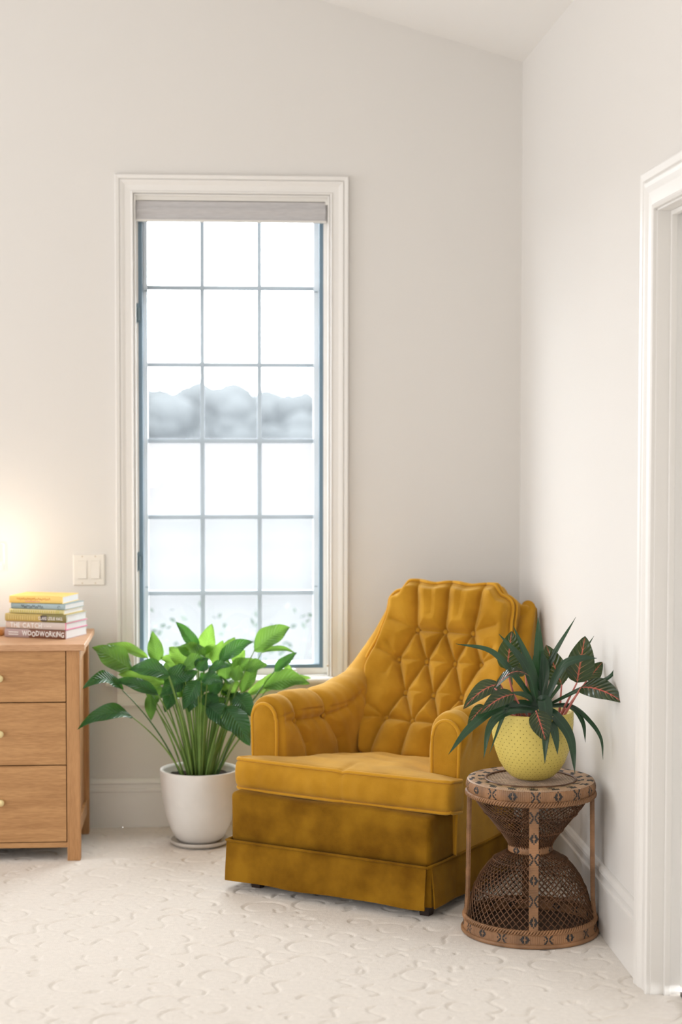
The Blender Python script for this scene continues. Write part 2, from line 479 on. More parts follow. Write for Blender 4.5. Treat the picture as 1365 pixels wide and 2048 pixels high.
tag(b.build('wall_rear', M['wall']), kind='structure')
b = MB()
b.prism([(.15, ceil_z(0) - .043), (RIDX, ceil_z(RIDX)), (RIDX, ceil_z(RIDX) + .12), (.15, ceil_z(0) + .12 - .043)], 'y', YB - .15, .15)
b.prism([(XL - .15, ceil_z(XL) - .043), (RIDX, ceil_z(RIDX)), (RIDX, ceil_z(RIDX) + .12), (XL - .15, ceil_z(XL) + .12 - .043)], 'y', YB - .15, .15)
tag(b.build('ceiling', M['ceil']), kind='structure')
# side and rear windows (outside the frame, sky blocked by added opaque panels)
def side_window(name, axis, fixed, a0, a1, z0, z1):
    r = empty(name, kind='structure')
    b = MB()
    t = .05
    def bx(p0, p1, q0, q1, d0, d1):
        if axis == 'x': b.box((fixed + d0, p0, q0), (fixed + d1, p1, q1))
        else: b.box((p0, fixed + d0, q0), (p1, fixed + d1, q1))
    mid = (a0 + a1) / 2
    for p in ((a0, a0 + t), (a1 - t, a1), (mid - .03, mid + .03)): bx(p[0], p[1], z0, z1, .0, .03)
    bx(a0, a1, z0, z0 + t, 0, .03); bx(a0, a1, z1 - t, z1, 0, .03)
    b.build('window_frame', M['trim'], r)
    b = MB(); bx(a0 - .02, a1 + .02, z0 - .02, z1 + .02, -.004, -.001); b.build('sky_blocker', M['trim'], r)  # added opaque panel, keeps sky light out of the unseen window
side_window('window_2', 'x', XL - .06, lw[0][0], lw[0][1], .7, 2.4)
side_window('window_3', 'x', XL - .06, lw[1][0], lw[1][1], .7, 2.4)
side_window('window_4', 'y', YB - .06, -4.3, -2.1, .7, 2.4)

# baseboards: profile (distance from wall, height)
BP = [(0, 0), (.016, 0), (.016, .135), (.019, .139), (.019, .147), (.013, .150), (.013, .166), (.017, .170), (.015, .178), (.008, .186), (0, .188)]
def baseboard(name, axis, fixed, sgn, a, c, scale=1.0):
    b = MB()
    poly = [(fixed + sgn * d, z * scale) for d, z in BP]
    if axis == 'y':   # runs along y; profile in x,z
        b.prism(poly, 'y', a, c)
    else:             # runs along x; profile in y,z
        b.prism(poly, 'x', a, c)
    tag(b.build(name, M['trim'], bevel=.0012), kind='structure')
baseboard('baseboard_back', 'x', 0, -1, XL, -.0005, .95)
baseboard('baseboard_right', 'y', 0, -1, DY1 + .1, -.0005, 1.06)
baseboard('baseboard_right.001', 'y', 0, -1, YB, DY0 - .1, 1.06)
baseboard('baseboard_left', 'y', XL, 1, YB, -.02)

# casing profile across its width (0 = inner edge), depth off the wall
CP = [(0, 0), (0, .013), (.006, .017), (.011, .015), (.013, .012), (.045, .014), (.060, .019), (.070, .021), (.074, .016), (.078, .022), (.096, .024), (.100, .020), (.100, 0)]
def casing_piece(b, corners, inward, out, wscale, dscale=1.0):
    """corners: inner-edge points (3D) joined with mitres; 'out' = list of outward direction vectors at each corner; inward: vector off the wall"""
    P = []
    for c, o in zip(corners, out):
        P.append([np.array(c) + np.array(o) * (w_ * wscale) + np.array(inward) * (d_ * dscale) for w_, d_ in CP])
    b.grid(np.array(P), capu=True)
# window_1 ------------------------------------------------------
win = empty('window_1', (-1.06, 0, .55), kind='structure')
def wl(b, name, m, **k):     # build in world coordinates under the window
    o = b.build(name, m, win, **k)
    o.location = (1.06, 0, -.55)
    return o
ix0, ix1, iz1 = -1.417, -.704, 2.307
for nm, cs, ou in (('casing', [(ix0, 0, .548), (ix0, 0, iz1)], [(-1, 0, 0), (-1, 0, 1)]),
                   ('casing', [(ix0, 0, iz1), (ix1, 0, iz1)], [(-1, 0, 1), (1, 0, 1)]),
                   ('casing', [(ix1, 0, iz1), (ix1, 0, .548)], [(1, 0, 1), (1, 0, 0)])):
    b = MB(); casing_piece(b, cs, (0, -1, 0), ou, .66, .9); wl(b, nm, M['trim'])
b = MB()   # jamb liner
b.box((WX0, -.005, WZ0), (WX0 + .006, .15, WZ1)); b.box((WX1 - .006, -.005, WZ0), (WX1, .15, WZ1)); b.box((WX0 + .006, -.005, WZ1 - .006), (WX1 - .006, .15, WZ1))
b.box((WX0 + .006, .035, WZ0), (WX0 + .0125, .15, WZ1 - .006)); b.box((WX1 - .0205, .035, WZ0), (WX1 - .006, .15, WZ1 - .006))
b.box((WX0 + .0125, .035, WZ0), (WX1 - .0205, .15, .574))
wl(b, 'jamb', M['trim'], bevel=.001)
b = MB()
b.prism([(.10, .552), (.10, .530), (-.036, .522), (-.043, .526), (-.045, .533), (-.043, .541), (-.036, .546)], 'x', -1.523, -.600)
wl(b, 'sill', M['trim'], smooth=False, bevel=.002)
b = MB()
b.prism([(0, .445), (-.012, .445), (-.014, .452), (-.010, .456), (-.012, .490), (-.017, .496), (-.022, .515), (-.026, .5225), (0, .5225)], 'x', -1.483, -.640)
wl(b, 'apron', M['trim'], bevel=.001)
sx0, sx1, sz0, sz1 = -1.4025, -.7265, .574, 2.30
b = MB()
for a, c in (((sx0, .040, sz0), (sx0 + .015, .058, sz1)), ((sx1 - .015, .040, sz0), (sx1, .058, sz1)), ((sx0 + .015, .040, sz0), (sx1 - .015, .058, sz0 + .014)), ((sx0 + .015, .040, sz1 - .014), (sx1 - .015, .058, sz1))):
    b.box(a, c)
tag(wl(b, 'screen_frame', M['screenframe'], bevel=.001), 'slate blue insect screen frame')
b = MB(); b.add([(sx0 + .014, .050, sz0 + .013), (sx1 - .014, .050, sz0 + .013), (sx1 - .014, .050, sz1 - .013), (sx0 + .014, .050, sz1 - .013)], [(0, 1, 2, 3)])
wl(b, 'insect_screen', M['screen'])
gx = [-1.371, -1.1705, -.9600, -.7600]
gz = [.590, .849, 1.132, 1.413, 1.693, 1.976, 2.26]
b = MB()
b.box((sx0, .09, sz0), (gx[0], .125, 2.30)); b.box((gx[3], .09, sz0), (sx1, .125, 2.30)); b.box((gx[0], .09, sz0), (gx[3], .125, gz[0])); b.box((gx[0], .09, gz[6]), (gx[3], .125, 2.30))
for x0, x1 in ((sx0, gx[0]), (gx[3], sx1)):
    xm = x0 + (x1 - x0) * .55
    b.box((xm, .084, sz0), (xm + .004, .09, 2.30))
tag(wl(b, 'sash_frame', M['stile'], bevel=.001), 'pale blue-white sash frame')
for x in gx[1:3]:
    b = MB(); b.box((x - .0082, .094, gz[0]), (x + .0082, .112, gz[6])); wl(b, 'muntin', M['sash'], bevel=.001)
for z in gz[1:6]:
    b = MB()
    for i in range(3):
        b.box((gx[i] + (.0082 if i else 0), .095, z - .0082), (gx[i + 1] - (.0082 if i < 2 else 0), .111, z + .0082))
    wl(b, 'muntin', M['sash'], bevel=.001)
for i in range(3):
    for j in range(6):
        b = MB(); b.add([(gx[i], .103, gz[j]), (gx[i + 1], .103, gz[j]), (gx[i + 1], .103, gz[j + 1]), (gx[i], .103, gz[j + 1])], [(0, 1, 2, 3)])
        wl(b, 'pane', M['glass'])
for z0, z1 in ((1.840, 1.910), (.934, 1.003)):
    b = MB()
    b.box((WX0 + .004, .022, z0), (WX0 + .008, .042, z1)); b.box((WX0 + .008, .028, z0 + .01), (WX0 + .020, .040, z1 - .014)); b.tube([(WX0 + .010, .030, z0 + .004), (WX0 + .010, .030, z1 + .004)], .0028, 8)
    wl(b, 'hinge', M['metal'])
for x in (sx0 + .020, sx1 - .031):
    for z in (1.962, .871):
        b = MB(); b.box((x, .0835, z), (x + .013, .0895, z + .0025)); wl(b, 'screen_clip', M['metal'])
b = MB()   # casement operator
b.box((-.905, .000, .5525), (-.825, .034, .562)); b.box((-.880, .004, .562), (-.833, .030, .575)); b.tube([(-.835, .016, .570), (-.826, .004, .572), (-.860, -.004, .570)], .004, 8)
wl(b, 'crank_operator', M['trim'], bevel=.002)
for z, y in ((.588, -.012), (.533, -.049)):
    b = MB(); b.tube([(-.7125, y + .004, z), (-.7125, y - .002, z)], .0036, 14); wl(b, 'cord_clip', M['screw'])

# door_1 -----------------------------------------------------------
door = empty('door_1', (0, -2.47, 0), kind='structure')
def dl(b, name, m, **k):
    o = b.build(name, m, door, **k); o.location = (0, 2.47, 0); return o
for cs, ou in (([(0, DY1, 0), (0, DY1, DZ)], [(0, 1, 0), (0, 1, 1)]), ([(0, DY1, DZ), (0, DY0, DZ)], [(0, 1, 1), (0, -1, 1)]), ([(0, DY0, DZ), (0, DY0, 0)], [(0, -1, 1), (0, -1, 0)])):
    b = MB(); casing_piece(b, cs, (-1, 0, 0), ou, 1.0, 1.0); dl(b, 'casing', M['trim'])
b = MB()
b.box((-.004, DY1 - .005, 0), (.14, DY1, DZ)); b.box((-.004, DY0, 0), (.14, DY0 + .005, DZ)); b.box((-.004, DY0, DZ - .005), (.14, DY1, DZ))
dl(b, 'jamb', M['trim'], bevel=.001)
b = MB()
b.box((.030, DY1 - .016, 0), (.046, DY1 - .005, DZ - .005)); b.box((.030, DY0 + .005, 0), (.046, DY0 + .016, DZ - .005)); b.box((.030, DY0 + .016, DZ - .017), (.046, DY1 - .016, DZ - .005))
dl(b, 'door_stop', M['trim'], bevel=.0015)
b = MB()
b.box((.072, DY0 + .008, .022), (.107, DY1 - .010, DZ - .008))
dl(b, 'door_slab', M['trim'], bevel=.002)
for y0, y1 in ((DY0 + .12, -2.52), (-2.42, DY1 - .12)):
    for z0, z1 in ((.22, .90), (1.06, 1.86)):
        b = MB()
        b.grid([[(.0722, y0, z0), (.0722, y1, z0), (.0722, y1, z1), (.0722, y0, z1)], [(.066, y0 + .008, z0 + .008), (.066, y1 - .008, z0 + .008), (.066, y1 - .008, z1 - .008), (.066, y0 + .008, z1 - .008)],
                [(.0725, y0 + .02, z0 + .02), (.0725, y1 - .02, z0 + .02), (.0725, y1 - .02, z1 - .02), (.0725, y0 + .02, z1 - .02)]], cv=True)
        dl(b, 'door_panel', M['trim'])
b = MB(); b.lathe([(0.0, 0), (.024, 0), (.024, .006), (.010, .012), (.010, .032), (.026, .044), (.026, .056), (.012, .064), (0, .064)], seg=20, cap=False)
o = dl(b, 'door_handle', M['brass'], smooth=True); o.location = (.072, -2.86 + 2.47, .95); o.rotation_euler = (0, R(-90), 0)
b = MB(); b.box((.071, DY0, -.01), (.14, DY1 - .02, .010)); dl(b, 'threshold', M['foot'])

# ================================================================ OUTSIDE
def plain(name, col, rough=.9):
    return mat(name, col, rough, var=.25, vscale=.35, spec=.1)
Mlawn = plain('lawn', (.026, .0255, .025)); Mmead = plain('meadow', (.022, .018, .0172)); Mfar = plain('far_field', (.032, .031, .030))
Mtree = mat('hazy_foliage', (.045, .048, .049), 1, var=.05, vscale=.4, spec=.05)
GZ = -.55
b = MB(); b.add([(-400, .16, GZ), (400, .16, GZ), (400, 42, GZ), (-400, 42, GZ)], [(0, 1, 2, 3)]); tag(b.build('lawn_ground', Mlawn), kind='structure')
b = MB(); b.add([(-400, 42, GZ), (400, 42, GZ), (400, 290, GZ), (-400, 290, GZ)], [(0, 1, 2, 3)]); tag(b.build('meadow_ground', Mmead), kind='structure')
b = MB(); b.add([(-900, 290, GZ), (900, 290, GZ), (900, 1500, GZ), (-900, 1500, GZ)], [(0, 1, 2, 3)]); tag(b.build('far_field_ground', Mfar), kind='structure')
rng = random.Random(11)
def blob_tree(x, y, h, wd, seed, place):
    rg = random.Random(seed)
    t = empty('tree', (x, y, GZ), 0, 'hazy grey-green tree in the far row across the field, ' + place, 'tree', 'far trees across the field')
    b = MB()
    for k in range(20):
        a = rg.uniform(0, 6.28); rr = rg.uniform(0, .28) * wd
        cz = h * (.80 * (k % 4) / 3.6 + rg.uniform(.0, .14)); r = wd * rg.uniform(.28, .38)
        cx, cy = rr * math.cos(a), rr * math.sin(a)
        P = []
        for i in range(7):
            ph = math.pi * i / 6
            P.append([(cx + r * math.sin(ph) * math.cos(q) * (1 + rg.uniform(-.15, .15)), cy + r * math.sin(ph) * math.sin(q), cz + r * .85 * math.cos(ph) * (1 + rg.uniform(-.1, .1))) for q in np.arange(8) * math.pi / 4])
        b.grid(P, cv=True)
    b.build('crown', Mtree, t, smooth=True, normals=False)
    b = MB(); b.tube([(0, 0, 0), (0, 0, h * .5)], [wd * .05, wd * .03], 7); b.build('trunk', Mtree, t)
prof = [(-27, 7.5), (-19.5, 8.5), (-12, 10.5), (-4.5, 12), (3, 11.6), (10.5, 10.4), (18, 10.2), (25.5, 10)]
ORD = ('leftmost', 'second from the left', 'third from the left', 'fourth from the left', 'fifth from the left', 'sixth from the left', 'second from the right', 'rightmost')
for k, (dx, h) in enumerate(prof):
    y = (360, 385)[k % 2]
    blob_tree(-1.11 + dx, y, h * y / 372, 12, 100 + k, ORD[k])
b = MB()
hs = empty('garden_shed', (-4.1, 60, GZ), 0, 'white shed blurred beyond the meadow edge', 'shed')
Mshed = mat('white_shed_paint', (.55, .55, .55), .7)
b = MB(); b.box((-.62, -.5, 0), (.62, .5, 1.0)); b.prism([(-.7, 1.0), (.7, 1.0), (0, 1.35)], 'y', -.6, .6); b.build('shed_body', Mshed, hs)
b = MB(); b.box((-.2, -.53, 0), (.2, -.5, .8)); b.build('shed_door', Mshed, hs)
b = MB(); b.box((-5.65, 59.8, GZ), (-5.05, 60.4, GZ + .8)); b.prism([(-5.7, GZ + .8), (-5.0, GZ + .8), (-5.35, GZ + 1.0)], 'y', 59.7, 60.5)
tag(b.build('hive_box', Mshed), 'small white box left of the blurred shed', 'box')
# shrub outside the window
sh = empty('garden_shrub', (-1.15, 2.3, GZ), 0, 'pale green garden shrub just outside the window', 'shrub')
Msh = leaf_mat('shrub_leaf', (.016, .038, .014), (.014, .032, .012), (.018, .040, .016), trans=.3, tcol=(.02, .035, .018))
b = MB(); rg = random.Random(3)
for k in range(420):
    t = rg.random(); a = rg.uniform(0, 6.28)
    p = np.array([rg.uniform(-.85, .85), rg.uniform(-.35, .35), 0.15 + .95 * rg.random() ** .7])
    d = np.array([rg.uniform(-1, 1), rg.uniform(-1, 1), rg.uniform(-.3, 1)]); d /= np.linalg.norm(d)
    s_ = np.cross(d, [rg.uniform(-1, 1), rg.uniform(-1, 1), rg.uniform(-1, 1)]); s_ /= np.linalg.norm(s_) + 1e-6
    L, W_ = rg.uniform(.03, .05), rg.uniform(.010, .017)
    b.add([p, p + d * L * .5 + s_ * W_, p + d * L, p + d * L * .5 - s_ * W_], [(0, 1, 2, 3)], 0, [(.5, 0), (1, .5), (.5, 1), (0, .5)])
tag(b.build('foliage', Msh, sh, normals=False), kind='stuff')
b = MB()
for k in range(26):
    x, y = rg.uniform(-.8, .8), rg.uniform(-.3, .3)
    b.tube([(x * .4, y * .4, 0), (x * .8, y * .8, .5), (x, y, rg.uniform(.7, 1.1))], [.006, .004, .002], 5)
tag(b.build('twigs', M['stem_d'], sh), kind='stuff')

# ================================================================ BLIND
bl = empty('roller_blind', (-1.06, 0, 2.215), 0, 'grey fabric window blind drawn up under the head of the window', 'blind')
b = MB()
b.box((-.350, .004, .068), (.350, .052, .088)); b.build('head_rail', M['rail'], bl, bevel=.001)
b = MB()
P = []
for k in range(9):
    z = .066 - .066 * k / 8
    P.append([(-.347, .010 + .004 * math.sin(k * 1.2), z), (.340, .010 + .004 * math.sin(k * 1.2), z)])
Pb = [[(x, y + .026, z) for x, y, z in row] for row in P][::-1]
b.grid(np.array(P + Pb), cu=True); b.prism([(p[0][1], p[0][2]) for p in P] + [(p[0][1], p[0][2]) for p in Pb], 'x', -.3475, -.347); b.prism([(p[0][1], p[0][2]) for p in P] + [(p[0][1], p[0][2]) for p in Pb], 'x', .340, .3405)
b.build('fabric_stack', M['blind'], bl)
b = MB(); b.box((-.350, .006, -.007), (.343, .034, 0)); b.build('bottom_rail', M['rail'], bl, bevel=.001)
b = MB(); b.box((.338, -.002, .056), (.350, .004, .074)); b.tube([(.344, .0, .058), (.3445, -.001, 0), (.3447, -.003, -.8), (.3470, -.0045, -1.62)], .0008, 5); b.build('cord', M['rail'], bl)

# ================================================================ LIGHT SWITCH
sw = empty('light_switch', (-1.583, 0, .945), 0, 'white double rocker light switch on the wall above the books', 'light switch')
b = MB()
P = [[(-.057, 0, -.057), (.057, 0, -.057), (.057, 0, .057), (-.057, 0, .057)], [(-.057, -.004, -.057), (.057, -.004, -.057), (.057, -.004, .057), (-.057, -.004, .057)], [(-.054, -.007, -.054), (.054, -.007, -.054), (.054, -.007, .054), (-.054, -.007, .054)]]
b.grid(P, cv=True, capu=True); b.build('cover_plate', M['plate'], sw)
for x in (-.0235, .0235):
    b = MB()
    for a, c in (((x - .0175, -.0085, -.034), (x - .0165, -.006, .034)), ((x + .0165, -.0085, -.034), (x + .0175, -.006, .034)), ((x - .0165, -.0085, -.034), (x + .0165, -.006, -.033)), ((x - .0165, -.0085, .033), (x + .0165, -.006, .034))): b.box(a, c)
    b.build('switch_frame', M['plate'], sw)
    b = MB(); b.prism([(-.006, -.032), (-.0125, -.032), (-.0085, .0), (-.0075, .032), (-.006, .032)], 'x', x - .0155, x + .0155); b.build('rocker', M['plate'], sw, bevel=.0006)
    for z in (-.0485, .0485):
        b = MB(); b.tube([(x, -.0065, z), (x, -.0082, z)], .0028, 12); b.build('screw', M['screw'], sw)

# ================================================================ DRESSER
DR = -1.579      # right side plane
DW = .98         # overall width of the carcase
DF, DBk = -.507, -.075
dr = empty('oak_dresser', (DR - DW / 2, (DF + DBk) / 2, 0), 0, 'light oak chest of three drawers on square legs by the window', 'dresser')
off = (-(DR - DW / 2), -(DF + DBk) / 2, 0)
def drb(b, name, m, par=None, **k):
    o = b.build(name, m, par or dr, **k)
    if par is None: o.location = off
    return o
b = MB(); b.box((DR - DW - .018, DF - .014, .713), (DR + .018, -.045, .735)); drb(b, 'dresser_top', M['oak_top'], bevel=.0025)
for x in (DR - .044, DR - DW):
    for y0, y1 in ((DF, DF + .044), (DBk - .044, DBk)):
        b = MB(); b.box((x, y0, 0), (x + .044, y1, .713)); drb(b, 'leg', M['oak_z'], bevel=.002)
for x in (DR - .030, DR - DW + .006):
    b = MB(); b.box((x + .002, DF + .044, .12), (x + .014, DBk - .044, .713)); drb(b, 'side_panel', M['oak_z'])
    for z0, z1 in ((.075, .125), (.665, .713)):
        b = MB(); b.box((x - .006, DF + .044, z0), (x + .024, DBk - .044, z1)); drb(b, 'side_rail', M['oak_x'], bevel=.0015)
b = MB(); b.box((DR - DW + .044, DF + .004, .045), (DR - .044, DF + .03, .0625)); drb(b, 'bottom_rail', M['oak_x'], bevel=.001)
b = MB(); b.box((DR - DW + .044, DF + .03, .0625), (DR - .044, DBk - .03, .705)); drb(b, 'drawer_case', M['gap'])
for z0, z1 in ((.5400, .7115), (.3270, .5365), (.0655, .3235)):
    b = MB(); b.box((DR - DW + .0465, DF + .002, z0), (DR - .0468, DF + .024, z1)); d_ = drb(b, 'drawer', M['oak_x'], bevel=.0012)
    zc = {.5400: .622, .3270: .435, .0655: .203}[z0]
    for x in (DR - .263, DR - DW + .263):
        b = MB(); b.lathe([(0, 0), (.0055, 0), (.0055, .012), (.0115, .014), (.0120, .020), (.0105, .0225), (0, .0225)], seg=24, cap=False)
        k = b.build('knob', M['brass'], d_, smooth=True); k.location = (x, DF + .002, zc); k.rotation_euler = (R(90), 0, 0)

# ================================================================ BOOKS
Mpage = mat('book_pages', (.80, .80, .80), .9, bump=.5, bscale=60, stretch=(1, 1, 30))
def lettering(txt, size, material, parent, loc, zrot=0, name='lettering', xs=1.0, shear=0, space=1.0, wob=0):
    """raised print on a spine: text converted to a mesh"""
    x = 0
    me_all = MB(); k = 0
    for ch in txt:
        cu = bpy.data.curves.new('t', 'FONT'); cu.body = ch; cu.size = size; cu.fill_mode = 'FRONT'; cu.resolution_u = 2; cu.offset = size * .02; cu.shear = shear
        to = bpy.data.objects.new('t', cu)
        me = bpy.data.meshes.new_from_object(to)
        wdt = size * .32
        if len(me.vertices):
            vs = np.zeros(len(me.vertices) * 3); me.vertices.foreach_get('co', vs); vs = vs.reshape(-1, 3)
            w0, w1 = vs[:, 0].min(), vs[:, 0].max(); wdt = w1 - w0
            vs[:, 0] = (vs[:, 0] - w0) * xs + x
            dy = wob * math.sin(k * 2.3)
            me_all.add(np.stack([vs[:, 0], np.zeros(len(vs)), vs[:, 1] + dy], 1), [tuple(p.vertices) for p in me.polygons])
        x += (wdt + size * .10 * space) * xs; k += 1
        bpy.data.objects.remove(to); bpy.data.meshes.remove(me); bpy.data.curves.remove(cu)
    o = me_all.build(name, material, parent, normals=False)
    o.location = loc
    return o, x
def cm(n, c, r=.5): return mat(n, c, r, spec=.5)
ink_w = cm('white_ink', (.85, .82, .78)); ink_k = cm('black_ink', (.04, .04, .05)); ink_o = cm('orange_ink', (.85, .35, .08)); ink_p = cm('pink_ink', (.8, .25, .35))
books = [  # name, L, W, T, dx, dy, rot, cover, label, hardcover edge colour
    (.234, .160, .0300, 0, 0, -22, ((.42, .29, .27), (.19, .07, .035)), 'brown and mauve book titled WOODWORKING, lowest of the stack', None),
    (.231, .160, .0255, .004, .003, -22.5, ((.62, .47, .38), (.62, .53, .48)), 'pale peach book titled THE CATCH, second from the bottom', (.80, .12, .32)),
    (.234, .158, .0265, .002, -.002, -21, ((.52, .38, .11), (.22, .19, .06)), 'olive and ochre book with white author lettering, third from the bottom', (.50, .56, .50)),
    (.208, .150, .0160, .016, .004, -21.5, ((.70, .60, .30), (.58, .52, .22)), 'thin cream and yellow striped book in the middle of the stack', None),
    (.205, .148, .0190, .022, .006, -22, ((.30, .39, .40), (.36, .47, .50)), 'blue-grey book with black handwritten lettering, second from the top', None),
    (.196, .148, .0250, .016, .002, -17, ((.90, .62, .16), (.92, .66, .20)), 'yellow book with orange lettering, topmost of the stack', None)]
z = .735
bx0, by0 = -1.852, -.284
for i, (L, W_, T, dx, dy, rot, cc, lab, edge) in enumerate(books):
    bk = empty('book', (bx0 + dx, by0 + dy, z), R(rot), lab, 'book', 'books stacked on the dresser')
    cmat = cm('book_cover', cc[0]); cmat2 = cm('book_cover_print', cc[1])
    emat = cm('book_cover_edge', edge) if edge else cmat
    t = .0022
    b = MB()     # cover: lower board, upper board, rounded spine
    b.box((0, 0, 0), (L, W_, t)); b.box((0, 0, T - t), (L, W_, T))
    sp = []
    for k in range(9):
        a = math.pi * k / 8
        sp.append((-.0045 * math.sin(a) - .0002, T / 2 - T / 2 * math.cos(a)))
    poly = [(y, zz) for y, zz in sp] + [(.003, T), (.003, 0)]
    b.prism(poly, 'x', 0, L, 0)
    co = b.build('cover', cmat, bk)
    b = MB()     # printed band over the right-hand part of the spine
    cut = {0: .40, 1: .55, 2: .60, 3: .86, 4: .3, 5: .5}[i]
    poly2 = [(y - .0004, zz) for y, zz in sp] + [(y + .0002, zz) for y, zz in sp[::-1]]
    b.prism(poly2, 'x', L * cut, L - .0008, 0); b.build('spine_print', cmat2, bk)
    if edge:
        b = MB(); b.box((L - .0012, -.003, .0004), (L + .0004, W_, t + .0006)); b.box((L - .0012, -.003, T - t - .0006), (L + .0004, W_, T - .0004)); b.box((L - .0012, -.0042, .0006), (L + .0004, 0, T - .0006))
        b.build('board_edge', emat, bk)
    b = MB(); b.box((.003, .002, t), (L - (.003 if edge else .0008), W_ - .003, T - t)); b.build('pages', Mpage, bk)
    yf = -.0054
    if i == 0:
        lettering('WOODWORKING', .0245, ink_w, bk, (.068, yf, .0075), xs=.755, wob=.0018, space=.8)
        for q in (0, 1): 
            b = MB()
            for s_ in range(7): b.box((.016 + s_ * .0055, yf, .009 + q * .008), (.020 + s_ * .0055, yf + .0004, .0125 + q * .008))
            tag(b.build('small_print', ink_w, bk), kind='stuff')
    elif i == 1:
        lettering('THE CATCH', .0235, ink_w, bk, (.018, yf, .005), xs=.86)
        lettering('a novel', .008, ink_w, bk, (.150, yf, .010))
    elif i == 2:
        b = MB(); b.box((.136, yf + .0001, .0035), (.160, yf + .0005, T - .0035)); b.build('dark_patch', cm('dark_print', (.06, .03, .02)), bk)
        lettering('CLARE LESLIE HALL', .0145, ink_w, bk, (.128, yf - .0002, .0085), xs=.66)
        b = MB()
        for s_ in range(12): b.box((.012 + s_ * .009, yf, .006), (.0165 + s_ * .009, yf + .0004, T - .006))
        tag(b.build('spine_stripes', cm('ochre_print', (.62, .48, .16)), bk), kind='stuff')
    elif i == 3:
        b = MB()
        for s_ in range(22): b.box((.008 + s_ * .0085, yf, .004), (.0115 + s_ * .0085, yf + .0004, T - .004))
        tag(b.build('spine_stripes', cm('mustard_print', (.60, .50, .10)), bk), kind='stuff')
    elif i == 4:
        b = MB()       # cursive handwriting, drawn as a thin line
        pts = [(.040 + .085 * q / 120, yf, .0085 + .0038 * math.sin(q * .62) + .0022 * math.sin(q * .21)) for q in range(121)]
        b.tube(pts, .0006, 5); b.build('handwriting', ink_k, bk)
        b = MB(); b.tube([(.185 + .005 * math.cos(q * .5), yf, .009 + .004 * math.sin(q * .5)) for q in range(10)], .0006, 5); b.build('emblem', ink_k, bk)
    else:
        b = MB()
        pts = [(.028 + .125 * q / 150, yf, .0150 + .0032 * math.sin(q * .66) + .0016 * math.sin(q * .27)) for q in range(151)]
        b.tube(pts, .0007, 5); b.build('handwriting', ink_o, bk)
        b = MB()
        for s_ in range(8): b.box((.060 + s_ * .007, yf, .005), (.064 + s_ * .007, yf + .0004, .008))
        tag(b.build('small_print', ink_p, bk), kind='stuff')
    z += T + .0003

# ================================================================ LAMP at the left edge
lp = empty('table_lamp', (-1.915, -.215, .735), 0, 'lit lamp with wooden base and clear glass shade at the left end of the dresser', 'lamp')
Mlampwood = cm('orange_wood', (.60, .25, .06), .45)
b = MB(); P, F, _ = rbox(4, 4, 2, .052, .052, .011, .003); b.add(P + np.array([0, 0, .011]), F); b.build('lamp_base', Mlampwood, lp, smooth=True)
b = MB(); b.tube([(0, 0, .022), (0, 0, .205)], .007, 14); b.build('lamp_pole', M['brass'], lp, smooth=True)
b = MB(); b.lathe([(0, .20), (.022, .20), (.024, .205), (.024, .222), (.014, .226), (0, .226)], seg=24, cap=False); b.build('lamp_socket', M['brass'], lp, smooth=True)
b = MB(); b.lathe([(.0655, .222), (.066, .225), (.066, .318), (.062, .326), (.055, .328), (.055, .3262), (.0605, .3245), (.0642, .317), (.0642, .226)], seg=40, cap=False); b.build('glass_shade', M['shade'], lp, smooth=True)
Mb = bpy.data.materials.new('lit_bulb'); Mb.use_nodes = True
pb = Mb.node_tree.nodes['Principled BSDF']; pb.inputs['Emission Color'].default_value = (1, .84, .66, 1); pb.inputs['Emission Strength'].default_value = 25; pb.inputs['Base Color'].default_value = (1, .9, .8, 1)
b = MB(); b.lathe([(.012, .226), (.016, .235), (.030, .262), (.033, .280), (.027, .300), (.012, .311), (0.0005, .313)], seg=24); b.build('bulb', Mb, lp, smooth=True)
pl = bpy.data.lights.new('bulb_light', 'POINT'); pl.energy = 1.1; pl.color = (1, .86, .74); pl.shadow_soft_size = .035
po = bpy.data.objects.new('bulb_light', pl); link(po, lp); po.location = (0, -.0, .276)

# ================================================================ ARMCHAIR
CO = (-.791, -1.102, 0)
chair = empty('armchair', CO, R(-34), 'mustard velvet armchair with button-tufted back and pleated skirt', 'armchair')
VB_ = [(0, .357), (.45, .357), (.55, .350), (.65, .330), (.72, .305), (.80, .262), (.86, .205), (.90, .140), (.925, .06), (.93, 0)]
def body_half(v): return ip(v, [a for a, _ in VB_], [c for _, c in VB_])
def outline(off=0.0, n=26, front=True):
    """plan outline of the chair body, clockwise from front left round the back"""
    ss = np.concatenate([np.linspace(.0, .5, 7), np.linspace(.53, .93, n)])
    L = [(-body_half(v), v) for v in ss]
    Rr = [(body_half(v), v) for v in ss[::-1]][1:]
    P = np.array(L + Rr)
    # offset outward
    T = np.gradient(P, axis=0); T /= np.linalg.norm(T, axis=1)[:, None]
    return P + off * np.stack([-T[:, 1], T[:, 0]], 1)
VS = [(.18, .62), (.45, .62)]
# base box (front rail) and body below the arms
P, F, raw = rbox(50, 14, 18, .355, .11, .078, .016)
P = P + np.array([0, .125, .228])
P[:, 2] += .004 * np.sin(P[:, 0] * 14) * (P[:, 2] > .2)
fr = raw[:, 1] < -.99
P[fr, 1] += .002 * np.sin(P[fr, 0] * 23 + P[fr, 2] * 17)
MB().add(P, F).build('front_rail', M['velvet_shaded'], chair, smooth=True)
